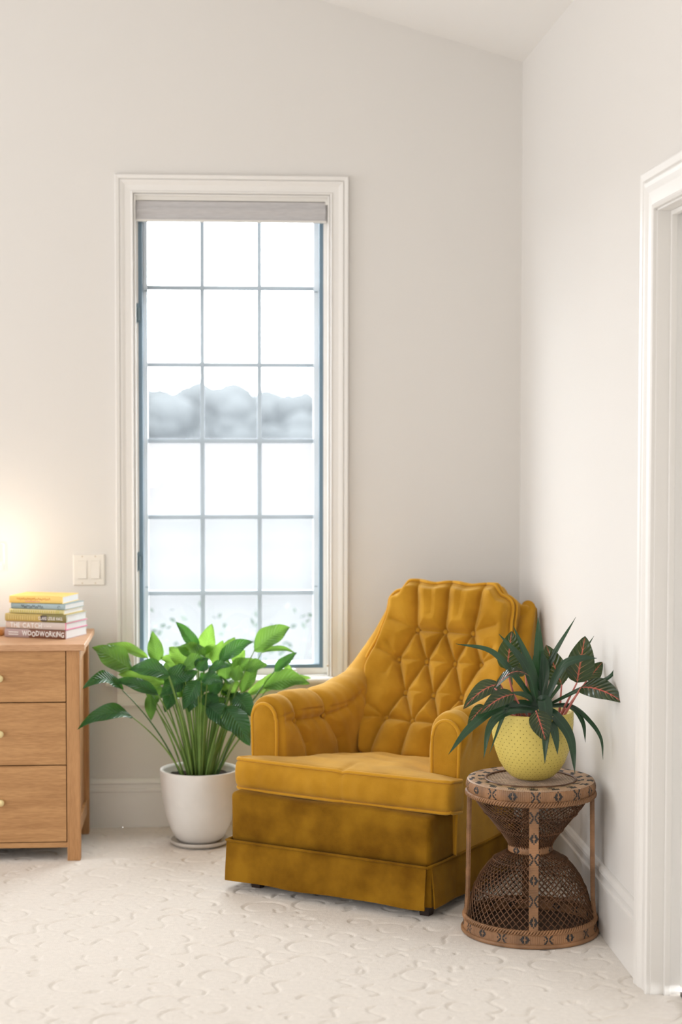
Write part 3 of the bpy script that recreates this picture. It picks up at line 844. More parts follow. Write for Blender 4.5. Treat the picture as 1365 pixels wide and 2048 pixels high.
# lower body behind the rail (outside back and sides)
o0 = outline(0.0)
o0 = o0[(o0[:, 1] > .19)]
zz = np.linspace(.150, .42, 14)
b = MB(); b.grid(np.array([[(u * (1 - .0), v, zq) for u, v in o0] for zq in zz]))
inn = [[(u * .93, v * .97, zq) for u, v in o0] for zq in zz]
b.grid(np.array(inn)); b.grid(np.array([[(u, v, .42) for u, v in o0], [(u * .93, v * .97, .42) for u, v in o0]])); b.grid(np.array([[(u, v, .15) for u, v in o0], [(u * .93, v * .97, .15) for u, v in o0]]))
b.build('outside_body', M['velvet_shaded'], chair, smooth=True)
b = MB(); b.box((-.30, .05, .035), (.30, .80, .15)); b.build('underframe', M['foot'], chair)
for x, y in ((-.285, .07), (.325, .055), (-.2, .74), (.2, .74)):
    b = MB(); b.grid([[(x - s_, y - s_, zq), (x + s_, y - s_, zq), (x + s_, y + s_, zq), (x - s_, y + s_, zq)] for s_, zq in ((.015, 0), (.019, .05))], cv=True, capu=True); b.build('foot', M['foot'], chair)
# skirt
def skirt(path, name='skirt_panel', amp=.003, fade=True):
    path = np.array(path); T = np.gradient(path, axis=0); T /= np.linalg.norm(T, axis=1)[:, None]
    Nn = np.stack([T[:, 1], -T[:, 0]], 1)
    s_ = np.concatenate([[0], np.cumsum(np.linalg.norm(np.diff(path, axis=0), axis=1))])
    rows = []
    for zq, fl in ((.1545, 0), (.13, .003), (.10, .006), (.07, .009), (.04, .011), (.031, .011)):
        k = (.155 - zq) / .12
        rows.append([(p[0] + n_[0] * (fl + amp * k * math.sin(q * 31)), p[1] + n_[1] * (fl + amp * k * math.sin(q * 31)), zq + (.002 * math.sin(q * 17) if zq < .05 else 0)) for p, n_, q in zip(path, Nn, s_)])
    inner = [[(x - n_[0] * .005, y - n_[1] * .005, z_) for (x, y, z_), n_ in zip(r_, Nn)] for r_ in rows][::-1]
    b = MB(); b.grid(np.array(rows + inner), cu=True)
    n = len(path)
    tot = rows + inner
    b.add([r_[0] for r_ in tot], [tuple(range(len(tot)))]); b.add([r_[-1] for r_ in tot], [tuple(range(len(tot)))])
    return b.build(name, M['velvet_shaded'], chair, smooth=False)
def dens(path, n): return catmull(path, n)
fx = np.linspace(-.357, .352, 40)
skirt([(u, -.002) for u in fx])
oo = outline(.004, 40)
side_r = [tuple(p) for p in oo if p[0] > .0 and p[1] < .80][::-1]       # front right -> back
side_r = [(.361, .020)] + [p for p in side_r if p[1] > .03] if side_r[0][1] < side_r[-1][1] else [p for p in side_r if p[1] > .03] + [(.361, .020)]
side_l = [tuple(p) for p in oo if p[0] < .0 and p[1] < .80 and p[1] > .03][::-1]
side_l = side_l + [(-.361, .020)] if side_l[0][1] > side_l[-1][1] else [(-.361, .020)] + side_l
skirt(side_r); skirt(side_l)
bk_ = [tuple(p) for p in oo if p[1] >= .785][::-1]
skirt(bk_)
for sx_ in (-1, 1):   # inverted corner pleats
    b = MB()
    b.grid(np.array([[(sx_ * .325, .004, zq), (sx_ * (.350 - k), .008 + k, zq), (sx_ * .3585, .018 + .5 * k, zq), (sx_ * .361, .05, zq)] for zq, k in ((.154, 0), (.09, .004), (.033, .008))]))
    b.build('corner_pleat', M['velvet_shaded'], chair)
b = MB(); op = outline(.005, 40)
path = [(u, v, .1575) for u, v in op if v > .02]
path = [(-.357, -.004, .1575)] + path + [(.357, -.004, .1575)]
b.tube(catmull([(u, v, z_) for u, v, z_ in path], 140), .0045, 8)
b.tube([(u, -.004, .1575) for u in np.linspace(-.357, .357, 30)], .0045, 8)
b.build('skirt_piping', M['velvet_shaded'], chair, smooth=True)
# seat cushion (T-shaped, sloping to the back)
def seat_hw(v): return ip(v, [0, .155, .185, .64], [.388, .388, .272, .228])
P, F, raw = rbox(90, 70, 14, .388, .30, .050, .021)
v = P[:, 1] + .36
hw = np.array([seat_hw(q) for q in v])
u = P[:, 0] / .388 * hw + .014 * smooth(.25, .1, v)
topm = smooth(-.2, 1, raw[:, 2])
rr = np.clip(1 - (np.abs(raw[:, 0]) ** 3), 0, 1) * np.clip(1 - np.abs(raw[:, 1]) ** 3, 0, 1)
zc = .358 - .115 * (v - .06) + 0 * v
z_ = zc + P[:, 2] + topm * .026 * rr
bulge = (np.abs(raw[:, 2]) < .99) * .006 * np.cos(raw[:, 2] * math.pi / 2)
front = raw[:, 1] < -.99
v = v - front * (bulge * 1.6 + .010 * np.cos(raw[:, 0] * 1.45) ** 2) - .010 * np.cos(raw[:, 0] * 1.45) ** 2 * (~front) * smooth(-.5, -1, raw[:, 1])
rsn = np.random.RandomState(1)
v = v + .009 * smooth(.86, 1.0, np.abs(raw[:, 0])) ** 2 * smooth(.12, .0, v - .06)
dent = .006 * np.exp(-((u - .03) / .010) ** 2) * (smooth(.22, .06, v))
z_ = z_ - dent * topm; v = v + front * dent
v = v + front * .0022 * np.sin(u * 90 + 2 * np.sin(u * 17)) * np.cos(raw[:, 2] * 1.5)
z_ = z_ + topm * rr * (.0025 * np.sin(u * 40 + v * 9) + .002 * np.sin(v * 55 + u * 13))
SP = np.stack([u, v, z_], 1)
cush = MB().add(SP, F).build('seat_cushion', M['velvet'], chair, smooth=True)
def edge_path(SP, raw, zs):
    """points along the cushion's border at raw z = zs, ordered"""
    sel = (np.abs(raw[:, 2] - zs) < .01) & ((np.abs(raw[:, 0]) > .999) | (np.abs(raw[:, 1]) > .999))
    p = SP[sel]; q = raw[sel]
    a = np.arctan2(q[:, 1], q[:, 0]); return p[np.argsort(a)]
for zs, dz in ((1, -.004), (-1, .004)):
    e = edge_path(SP, raw, zs)
    c = e.mean(0)
    e = e.copy(); e[:, 2] += -dz * .9
    dd = e[:, :2] - c[:2]; e[:, :2] += dd / np.linalg.norm(dd, axis=1)[:, None] * .0008
    MB().tube(e, .0054, 8, closed=True).build('cushion_piping', M['piping'], cush, smooth=True)

# arms with rolled, tufted tops that sweep up into the wings
ZR = ([.18, .25, .33, .42, .50, .57, .64, .70, .76, .81, .86, .91, .955], [.566, .576, .574, .568, .566, .572, .592, .622, .664, .706, .754, .812, .868])
def arm(sgn):
    vs = np.linspace(.18, .955, 190)
    secs, info = [], []
    for v in vs:
        zr = ip(v, *ZR)
        ui = ip(v, [.18, .40, .64, .8, .955], [.287, .268, .236, .248, .225])
        uo = ip(v, [.18, .5, .72, .86, .955], [.372, .366, .340, .305, .282])
        ub = max(body_half(min(v, .90)), .12) + .004
        rx = (uo - ui) / 2; rz = .048 if v < .6 else ip(v, [.6, .8], [.048, .030])
        cx = (ui + uo) / 2
        pts = []
        for z_ in np.linspace(.29, zr - rz, 60): pts.append((ui - .004 * math.sin((z_ - .29) * 9), z_))
        for a in np.linspace(math.pi, 0, 34)[1:-1]: pts.append((cx + rx * math.cos(a), zr - rz + rz * math.sin(a)))
        zl = .158
        for z_ in np.linspace(zr - rz, zl, 34):
            t = (zr - rz - z_) / (zr - rz - zl)
            pts.append((uo + (ub - uo) * smooth(.15, 1, t), z_))
        secs.append(pts)
        q = np.concatenate([[0], np.cumsum(np.linalg.norm(np.diff(np.array(pts), axis=0), axis=1))])
        zi = np.array([p[1] for p in pts[:60]])
        q0 = np.interp(.503, zi, q[:60])       # unrolled distance from the button line
        info.append(q - q0)
    S = np.array(secs); Q = np.array(info)
    VV = np.repeat(vs[:, None], S.shape[1], 1)
    # normals in the section plane
    T = np.gradient(S, axis=1); T /= np.linalg.norm(T, axis=2)[:, :, None] + 1e-9
    Nn = np.stack([T[:, :, 1] * -1, T[:, :, 0]], 2)      # left of travel = outward for inner wall going up
    pts2 = np.stack([VV.ravel(), Q.ravel()], 1)
    B1, B2 = (.275, 0), (.435, -.004)
    segs = [((.215, .010), B1, .5), (B1, B2, 1), (B2, (.56, .012), .8), ((.56, .012), (.64, .045), .4), (B1, (.262, .20), .8), (B2, (.452, .20), .8), (B1, (.325, -.08), .7), ((.325, -.08), (.335, -.14), .35), (B2, (.500, -.09), .9), ((.500, -.09), (.53, -.22), .8)]
    d = np.min([segdist(pts2, a, c) + (1 - w_) * .010 for a, c, w_ in segs], axis=0)
    db = np.min([segdist(pts2, a, a + np.array([1e-4, 0])) for a in (np.array(B1), np.array(B2))], axis=0)
    puff = .022 * (1 - .45 * np.exp(-d / .0055) - .55 * np.exp(-(d / .026) ** 2)) - .013 * np.exp(-(db / .015) ** 2)
    puff = puff * smooth(.24, .15, np.abs(Q.ravel())) * smooth(.175, .20, VV.ravel()) * smooth(.74, .60, VV.ravel())
    puff += .0012 * np.sin(VV.ravel() * 130 + Q.ravel() * 60) * np.exp(-(d / .05) ** 2)
    puff = puff.reshape(VV.shape)
    S2 = S + Nn * puff[:, :, None]
    P3 = np.stack([S2[:, :, 0] * sgn, VV, S2[:, :, 1]], 2)
    b = MB(); b.grid(P3)
    # bulged front panel
    fr = P3[0]; c = fr.mean(0)
    rings = [fr]
    for k, (sc, dv) in enumerate(((.93, -.006), (.8, -.010), (.5, -.013), (.2, -.014))):
        ring = fr * 1.0
        cc = np.stack([np.full(len(fr), (fr[:, 0].max() + fr[:, 0].min()) / 2), fr[:, 1], fr[:, 2] * (1 - .12) + c[2] * .12], 1)
        ring = fr * sc + cc * (1 - sc)
        ring[:, 1] = fr[:, 1] + dv
        rings.append(ring)
    b.grid(np.array(rings), cv=False)
    # close the open bottom edge of the panel and the middle
    last = rings[-1]; b.add(last, [tuple(range(len(last)))])
    o = b.build('arm', M['velvet'], chair, smooth=True)
    # piping round the front panel
    pp = fr.copy(); pp[:, 1] -= .002
    MB().tube(pp * np.array([1, 1, 1.0]) - np.array([0, .003, 0]), .0060, 8).build('arm_piping', M['piping'], o, smooth=True)
    # covered buttons
    for B in (B1, B2):
        i = int(np.argmin(np.abs(vs - B[0]))); j = int(np.argmin(np.abs(Q[i] - B[1])))
        p = P3[i, j] + np.array([-sgn * .009, 0, 0])
        b = MB(); b.lathe([(0, .0090), (.005, .0082), (.0088, .005), (.0100, .001), (.008, -.003)], seg=16, cap=False)
        k = b.build('button', M['velvet'], o, smooth=True); k.location = tuple(p); k.rotation_euler = (0, R(-90) * sgn, 0)
    return o
arm(-1); arm(1)

# tufted back
CV = [(.618, .325), (.645, .385), (.690, .455), (.752, .540), (.806, .645), (.842, .755), (.868, .835), (.878, .895)]
cvp = catmull(CV, 80)
cvs = np.concatenate([[0], np.cumsum(np.linalg.norm(np.diff(cvp, axis=0), axis=1))])
BL = cvs[-1]
def cpt(s): return np.stack([np.interp(s, cvs, cvp[:, 0]), np.interp(s, cvs, cvp[:, 1])], -1)
ct = np.gradient(cvp, axis=0); ct /= np.linalg.norm(ct, axis=1)[:, None]
def cnr(s):
    tx = np.interp(s, cvs, ct[:, 0]); tz = np.interp(s, cvs, ct[:, 1])
    return np.stack([-tz, tx], -1)     # pointing forward and up
def s_of_z(z_): return float(np.interp(z_, cvp[:, 1], cvs))
BHW = ([.32, .45, .55, .60, .66, .72, .80, .90], [.224, .244, .272, .282, .270, .253, .240, .238])
rows = [(.752, (-.107, 0, .107)), (.647, (-.160, -.053, .055, .158)), (.538, (-.108, .0, .108)), (.453, (-.148, -.050, .052, .150))]
RS = [(s_of_z(z_), us) for z_, us in rows]
def back():
    hx, hy, hz, r = .25, .055, BL / 2, .040
    P, F, raw = rbox(170, 8, 210, hx, hy, hz, r)
    s = P[:, 2] + hz
    cz = cpt(s)[:, 1]
    hw = np.interp(cz, *BHW)
    u = P[:, 0] / hx * hw
    # top outline: raised crown between two lower shoulders
    crown = (.030 * smooth(.195, .160, np.abs(u)) + .012 * smooth(.25, .19, np.abs(u)) + .004 * np.cos(u * 45)) * smooth(hz * .62, hz * .98, P[:, 2])
    s2 = s - .016 * smooth(hz * .6, hz, P[:, 2]) + crown
    front = raw[:, 1] < 0
    # creases
    q = np.stack([u, s], 1)
    segs, btn = [], []
    for k, (sr, us) in enumerate(RS):
        for a in us: btn.append((a, sr))
        for a, c in zip(us[:-1], us[1:]):
            segs.append(((a, sr), (c, sr - .002), (.9, .4, .25, .85)[k]))
        if k < 3:
            for a in us:
                for c in RS[k + 1][1]:
                    if abs(a - c) < .075: segs.append(((a, sr), (c, RS[k + 1][0]), 1.0))
    top = BL + .02
    s1, s4 = RS[0][0], RS[3][0]
    for a, c in ((-.107, -.135), (0, -.004), (.107, .128)): segs.append(((a, s1), (c, top), 1.0))
    for a, c in ((-.053, -.06), (.053, .06)): segs.append(((a, s1 + .055), (c, top), .2))
    segs += [((-.107, s1), (-.20, s1 + .03), .4), ((.107, s1), (.20, s1 + .03), .4)]
    s_2, s_3 = RS[1][0], RS[2][0]
    segs += [((-.160, s_2), (-.225, s_2 + .03), .45), ((.158, s_2), (.225, s_2 + .03), .45), ((-.160, s_2), (-.20, s_2 + .06), .4), ((.158, s_2), (.20, s_2 + .06), .4)]
    segs += [((-.160, s_2), (-.108, s_3), 1), ((-.16, s_2), (-.185, s_2 - .06), .4), ((-.108, s_3), (-.148, s4), 1), ((.108, s_3), (.150, s4), 1)]
    segs += [((-.148, s4), (-.215, s4 + .03), .4), ((.150, s4), (.215, s4 + .03), .4), ((-.148, s4), (-.21, s4 - .015), .4), ((.150, s4), (.21, s4 - .015), .4)]
    for a, c in ((-.148, -.185), (-.050, -.062), (.052, .062), (.150, .185)): segs.append(((a, s4), (c, -.02), .9))
    puff = np.full(len(u), 1.0)
    for a, c, w_ in segs:
        d = segdist(q, a, c)
        # creases read as sharp valleys
        puff = np.minimum(puff, 1 - w_ * (.50 * np.exp(-d / .0060) + .50 * np.exp(-(d / .026) ** 2)))
    db = np.min([np.hypot(q[:, 0] - a, q[:, 1] - c) for a, c in btn], axis=0)
    edge = smooth(1.0, .90, np.abs(raw[:, 0])) * smooth(1.0, .93, np.abs(raw[:, 2]))
    edge = .45 + .55 * edge
    disp = (.044 * puff * (.75 + .25 * smooth(0, .05, db)) - .018 * np.exp(-(db / .012) ** 2)) * edge
    rs = np.zeros(len(u))
    for kb, (a, c) in enumerate(btn):      # pleats radiating from each button
        rd = np.hypot(u - a, s - c); an = np.arctan2(s - c, u - a)
        rs += .0016 * np.sin(9 * an + kb * 1.7 + 12 * rd) * np.exp(-rd / .032) * smooth(.006, .018, rd)
    rs += .0012 * np.sin(u * 95 + 4 * np.sin(s * 23)) * smooth(BL * .82, BL * .95, s)
    disp = np.where(front, disp + rs, 0)
    d = -(P[:, 1]) - .040 + disp + .05 * (np.abs(u) / .30) ** 3.2 * smooth(.30, .45, cz) * smooth(.86, .62, cz)
    # top corners roll back slightly
    c2 = cpt(s2); n2 = cnr(s2)
    over = s2 - BL
    tz = ct[-1]
    c2 = c2 + np.where(over > 0, over, 0)[:, None] * tz[None, :]
    n2 = np.where((over > 0)[:, None], np.array([[-tz[1], tz[0]]]), n2)
    vz = c2 + n2 * d[:, None]
    SPb = np.stack([u, vz[:, 0], vz[:, 1]], 1)
    o = MB().add(SPb, F).build('backrest', M['velvet'], chair, smooth=True)
    # piping along the front border of the cushion
    yq = -0.5
    sel = (np.abs(raw[:, 1] - yq) < .01) & ((np.abs(raw[:, 0]) > .999) | (raw[:, 2] > .999))
    p, rq = SPb[sel], raw[sel]
    a = np.arctan2(rq[:, 2] + 1, rq[:, 0])
    key = np.where(rq[:, 0] > .999, rq[:, 2], np.where(rq[:, 2] > .999, 2 - rq[:, 0], 6 - rq[:, 2]))
    p = p[np.argsort(key)]
    MB().tube(p[::1] * np.array([1.012, 1, 1]) + np.array([0, -.004, .003]), .0060, 8).build('back_piping', M['piping'], o, smooth=True)
    MB().tube(p[::1] * np.array([1.03, 1, 1]) + np.array([0, .016, .002]) , .0052, 8).build('back_piping', M['piping'], o, smooth=True)
    for a, sr in btn:
        i = int(np.argmin(np.where(front, np.hypot(q[:, 0] - a, q[:, 1] - sr) + (raw[:, 1] > -.99) * 9, 99)))
        n_ = cnr(sr)
        b = MB(); b.lathe([(0, .0096), (.005, .0088), (.0092, .0056), (.0105, .001), (.008, -.003)], seg=16, cap=False)
        k = b.build('button', M['velvet'], o, smooth=True)
        k.location = (SPb[i, 0], SPb[i, 1] + n_[0] * .013, SPb[i, 2] + n_[1] * .013)
        k.rotation_euler = (math.atan2(-n_[0], n_[1]), 0, 0)
back()
# outside back shell, a little larger than the cushion
P, F, raw = rbox(40, 8, 60, .25, .045, BL / 2, .014)
s = P[:, 2] + BL / 2
cz = cpt(s)[:, 1]
hw = np.interp(cz, [.32, .55, .66, .80, .90], [.24, .290, .286, .276, .266])
c2 = cpt(s); n2 = cnr(s)
bot = smooth(.55, .33, cz)
vz = c2 + n2 * (-(P[:, 1]) - .092)[:, None]
uu = P[:, 0] / .25 * hw
vz[:, 1] -= .022 + .01 * (np.abs(uu) > .2)
vz[:, 0] = vz[:, 0] - bot * 0.0
shell = MB().add(np.stack([uu, vz[:, 0], vz[:, 1]], 1), F).build('back_shell', M['velvet'], chair, smooth=True)

# ================================================================ WICKER TABLE
TX, TY = -.210, -1.42
tb = empty('wicker_side_table', (TX, TY, 0), 0, 'brown hourglass wicker side table with black woven motifs', 'side table')
MA = ["....#....", "..##.##..", ".###.###.", "###...###", ".###.###.", "..##.##..", "....#...."]
MX = ["##.....##", ".##...##.", "..##.##..", "#..#.#..#", "..##.##..", ".##...##.", "##.....##"]
def band(r_of, z0, z1, motifs, seg=378, rows_=7, phase=0, both=True):
    """wrapped-cane band: alternate segments stand proud; the woven black motif is its own faces"""
    P, mi = [], []
    for i in range(rows_ + 1):
        t = i / rows_; z_ = z0 + (z1 - z0) * t
        P.append([((r_of(t) + (.0009 if j % 2 else 0)) * math.cos(2 * math.pi * j / seg + phase), (r_of(t) + (.0009 if j % 2 else 0)) * math.sin(2 * math.pi * j / seg + phase), z_) for j in range(seg)])
    per = 21
    for i in range(rows_):
        for j in range(seg):
            k, c = divmod(j, per); pat = (MX if (k % 2 and both) else MA)
            mi.append(1 if c < 9 and pat[6 - min(6, i)][c] == '#' else 0)
    b = MB(); b.grid(np.array(P), cv=True, mi=mi)
    return b
zt = .447
band(lambda t: .1835 + .0035 * math.sin(t * math.pi), zt - .034, zt - .005, 14).build('top_rim', [M['cane'], M['cane_black']], tb)
# flat ring on the top, radial wraps with slanting dashes
seg = 378; P = []; mi = []
rr_ = [.1835, .181, .172, .163, .154, .145, .136, .130]
zz_ = [zt - .005, zt - .001, zt + .001, zt + .001, zt, zt - .001, zt - .002, zt - .006]
for r_, z_ in zip(rr_, zz_):
    P.append([(r_ * math.cos(2 * math.pi * j / seg), r_ * math.sin(2 * math.pi * j / seg), z_ + (.0008 if j % 2 else 0)) for j in range(seg)])
for i in range(7):
    for j in range(seg):
        c = (j + i * 3) % 21
        mi.append(1 if (i in (1, 2) and 2 <= c < 10) or (i in (4, 5) and 12 <= c < 20) else 0)
b = MB(); b.grid(np.array(P), cv=True, mi=mi); b.build('top_ring', [M['cane_light'], M['cane_black']], tb)
# inner rolled edge and open cane weave
def ring_path(r_, z_, n=96, wob=0, wn=40): return [((r_ + wob * math.cos(a * wn)) * math.cos(a), (r_ + wob * math.cos(a * wn)) * math.sin(a), z_ + wob * math.sin(a * wn)) for a in np.arange(n) * 2 * math.pi / n]
b = MB(); b.tube(ring_path(.130, zt - .002), .0035, 8, closed=True); b.build('inner_hoop', M['wicker'], tb, smooth=True)
b = MB()
rw_ = .129
def strip(p0, p1, z_, wd):
    p0 = np.array(p0); p1 = np.array(p1); d = p1 - p0; L_ = np.linalg.norm(d)
    if L_ < .01: return
    d /= L_; n_ = np.array([-d[1], d[0]]) * wd
    V = [(*(p0 + n_), z_), (*(p1 + n_), z_), (*(p1 - n_), z_), (*(p0 - n_), z_), (*(p0 + n_), z_ - .0008), (*(p1 + n_), z_ - .0008), (*(p1 - n_), z_ - .0008), (*(p0 - n_), z_ - .0008)]
    b.add(V, [(0, 3, 2, 1), (4, 5, 6, 7), (0, 1, 5, 4), (1, 2, 6, 5), (2, 3, 7, 6), (3, 0, 4, 7)])
for ang, stp, zq, wd in ((0, .0090, zt - .006, .0013), (90, .0090, zt - .0052, .0013), (45, .0127, zt - .0044, .0010), (135, .0127, zt - .0036, .0010)):
    ca, sa = math.cos(R(ang)), math.sin(R(ang))
    o_ = -rw_ + stp / 2
    while o_ < rw_:
        h_ = math.sqrt(max(0, rw_ ** 2 - o_ ** 2))
        strip((-h_ * ca - o_ * sa, -h_ * sa + o_ * ca), (h_ * ca - o_ * sa, h_ * sa + o_ * ca), zq, wd); o_ += stp
tag(b.build('cane_weave', M['cane_pale'], tb), 'open cane weave', kind='stuff')
# braided hoops: three strands twisted round a ring
def braid(r_, z_, amp, tr, strands=3, turns=46, n=420):
    b = MB()
    for k in range(strands):
        pts = []
        for a in np.arange(n) * 2 * math.pi / n:
            ph = turns * a + k * 2 * math.pi / strands
            pts.append(((r_ + amp * math.cos(ph)) * math.cos(a), (r_ + amp * math.cos(ph)) * math.sin(a), z_ + 1.5 * amp * math.sin(ph)))
        b.tube(pts, tr, 5, closed=True)
    return b
braid(.184, .405, .0038, .0030).build('braided_hoop', M['cane'], tb, smooth=True)
UP = [(.402, .170), (.37, .150), (.34, .125), (.31, .101), (.285, .081), (.262, .066), (.250, .061)]
LO = [(.236, .061), (.226, .080), (.212, .103), (.190, .125), (.160, .146), (.120, .164), (.075, .176), (.040, .184)]
def rprof(prof, z_):
    a = sorted(prof); return float(np.interp(z_, [q[0] for q in a], [q[1] for q in a]))
def strands(prof, n, twist, r_, seg_=15, off=0):
    b = MB()
    z0, z1 = prof[0][0], prof[-1][0]
    # even spacing along the profile curve
    pr = np.array(prof); L_ = np.concatenate([[0], np.cumsum(np.linalg.norm(np.diff(pr, axis=0), axis=1))])
    for k in range(n):
        for sg in (-1, 1):
            pts = []
            for t in np.linspace(0, 1, seg_):
                zq = np.interp(t * L_[-1], L_, pr[:, 0]); rq = np.interp(t * L_[-1], L_, pr[:, 1]) + sg * .0014 + off
                a = 2 * math.pi * k / n + sg * twist * (t - .5)
                pts.append((rq * math.cos(a), rq * math.sin(a), zq))
            b.tube(pts, r_, 5)
    return b
tag(strands(UP, 52, 1.35, .0014).build('upper_weave', M['wicker'], tb, smooth=True), kind='stuff')
tag(strands(LO, 56, 1.30, .0016, 20).build('lower_weave', M['wicker'], tb, smooth=True), kind='stuff')
for z_, pf in ((.350, UP), (.300, UP), (.208, LO), (.128, LO)):
    r_ = rprof(pf, z_)
    braid(r_, z_, .0026, .0017, 2, 40, 320).build('twined_hoop', M['wicker'], tb, smooth=True)
band(lambda t: .0625 + .002 * math.sin(t * math.pi), .232, .256, 8, 144, 7).build('waist_band', [M['cane'], M['cane_black']], tb)
band(lambda t: .1935 - .003 * t, .012, .040, 14, 378, 7, .2).build('base_rim', [M['cane'], M['cane_black']], tb)
braid(.190, .045, .0040, .0030).build('braided_hoop', M['cane'], tb, smooth=True)
b = MB(); b.tube(ring_path(.194, .007), .0065, 10, closed=True); b.build('base_hoop', M['cane'], tb, smooth=True)
b = MB(); b.lathe([(.0, .006), (.190, .006), (.190, .011), (0, .011)], seg=64, cap=False); b.build('base_floor', M['wicker_dark'], tb)
# four wrapped legs
for ang in (-97, -97 + 86, -97 + 180, -97 - 88):
    a = R(ang); rad = np.array([math.cos(a), math.sin(a), 0]); tan = np.array([-math.sin(a), math.cos(a), 0])
    n = 150; P, mi = [], []
    off2 = []
    wdt, thk = .0128, .006
    cols = [(-wdt + 2 * wdt * q / 9, thk) for q in range(10)] + [(wdt * 1.02, 0), (wdt * .8, -thk), (-wdt * .8, -thk), (-wdt * 1.02, 0)]
    for i in range(n + 1):
        t = i / n
        rad_r = ip(t, [0, .15, .5, 1], [.186, .181, .179, .177]); zq = .047 + (.400 - .047) * t
        g = .0007 if i % 2 else 0
        P.append([rad * (rad_r + (c[1] + (g if c[1] > 0 else -g))) + tan * (c[0] * (1 + g * 30)) + np.array([0, 0, zq]) for c in cols])
    for i in range(n):
        for j in range(14):
            k, c = divmod(i, 25)
            pat = MA if k % 2 == 0 else MX
            row = (c - 5) // 2
            mi.append(1 if j < 9 and 5 <= c < 19 and pat[min(6, row)][j] == '#' else 0)
    b = MB(); b.grid(np.array(P), cv=True, mi=mi, capu=True); b.build('leg', [M['cane'], M['cane_black']], tb)

# ================================================================ LEAVES
def blade(base, tip, width, arch=.15, hint=(0, -1, .45), fold=.25, wave=.05, shape='oval', n=16, m_=8, curl=0, bend=None):
    base = np.array(base, float); tip = np.array(tip, float)
    d = tip - base; L_ = np.linalg.norm(d); d /= L_
    h = np.array(hint, float); nrm = h - (h @ d) * d; nrm /= np.linalg.norm(nrm) + 1e-9
    side = np.cross(d, nrm)
    upw = np.array([0, 0, 1.]) if bend is None else np.array(bend, float)
    P, U = [], []
    for i in range(n + 1):
        t = i / n
        c = base + d * L_ * t + upw * (arch * L_ * 4 * t * (1 - t)) * (1) 
        if shape == 'oval': wv = (max(0, math.sin(math.pi * t ** .85)) ** .8) * (1 - .25 * t)
        elif shape == 'heart': wv = max(0, (math.sin(math.pi * t ** .68)) ** .72)
        else: wv = max(0, math.sin(math.pi * min(1, .5 * t ** .5 + .5 * t ** 2.2) ** 1.0)) ** .6
        if i == n: wv = 0.0
        hw = width / 2 * wv
        row = []
        for j in range(m_ + 1):
            q = 2 * j / m_ - 1
            ph = wave * width * math.sin(t * 11 + j * .7 + base[0] * 90) * abs(q) ** 2
            row.append(c + side * hw * q * (1 - .1 * fold) + nrm * (fold * hw * abs(q) ** 1.4 + ph - curl * hw * q * q + .05 * width * (1 - abs(q)) * 0) - nrm * (curl * L_ * .35 * t * t))
            U.append((j / m_, t))
        P.append(row)
    return np.array(P), np.array(U)
def stem_pts(a, c, sag=.0, n=12, lean=None):
    a = np.array(a, float); c = np.array(c, float)
    mid = (a + c) / 2 + (np.array(lean) if lean is not None else np.array([-(c[0] - a[0]) * .18, -(c[1] - a[1]) * .18, .05 * abs(c[2] - a[2]) + sag]))
    t = np.linspace(0, 1, n)[:, None]
    return (1 - t) ** 2 * a + 2 * t * (1 - t) * mid + t ** 2 * c

# ---------------- peace lily
PLX, PLY = -1.180, -.290
pl_ = empty('potted_peace_lily', (PLX, PLY, .018), 0, 'leafy green peace lily in a round white pot on the carpet', 'potted plant')
b = MB(); b.lathe([(0, .0), (.072, .0), (.085, .012), (.104, .048), (.121, .100), (.132, .160), (.1385, .225), (.1395, .248), (.1385, .252), (.131, .252), (.1285, .240), (.1265, .205), (.0, .205)], seg=64, cap=False); b.build('pot', M['white_pot'], pl_, smooth=True)
b = MB(); rg = np.random.RandomState(4)
P = []
for r_ in np.linspace(.002, .1275, 10): P.append([(r_ * math.cos(a), r_ * math.sin(a), .226 + rg.uniform(-.005, .005) - .004 * (r_ / .13) ** 2) for a in np.arange(36) * math.pi / 18])
b.grid(np.array(P), cv=True); b.build('soil', M['soil'], pl_, smooth=False)
b = MB(); b.lathe([(0, .0), (.092, .0), (.101, .006), (.104, .014), (.102, .0165), (.098, .013), (.092, .0105), (0, .0105)], c=(0, 0, 0), seg=56, cap=False)
so = tag(b.build('plant_saucer', M['saucer'], smooth=True), 'shallow pale ceramic saucer under the white plant pot', 'saucer'); so.location = (PLX, PLY, .004)
pl_.location.z = .0155
PLZ = .0155
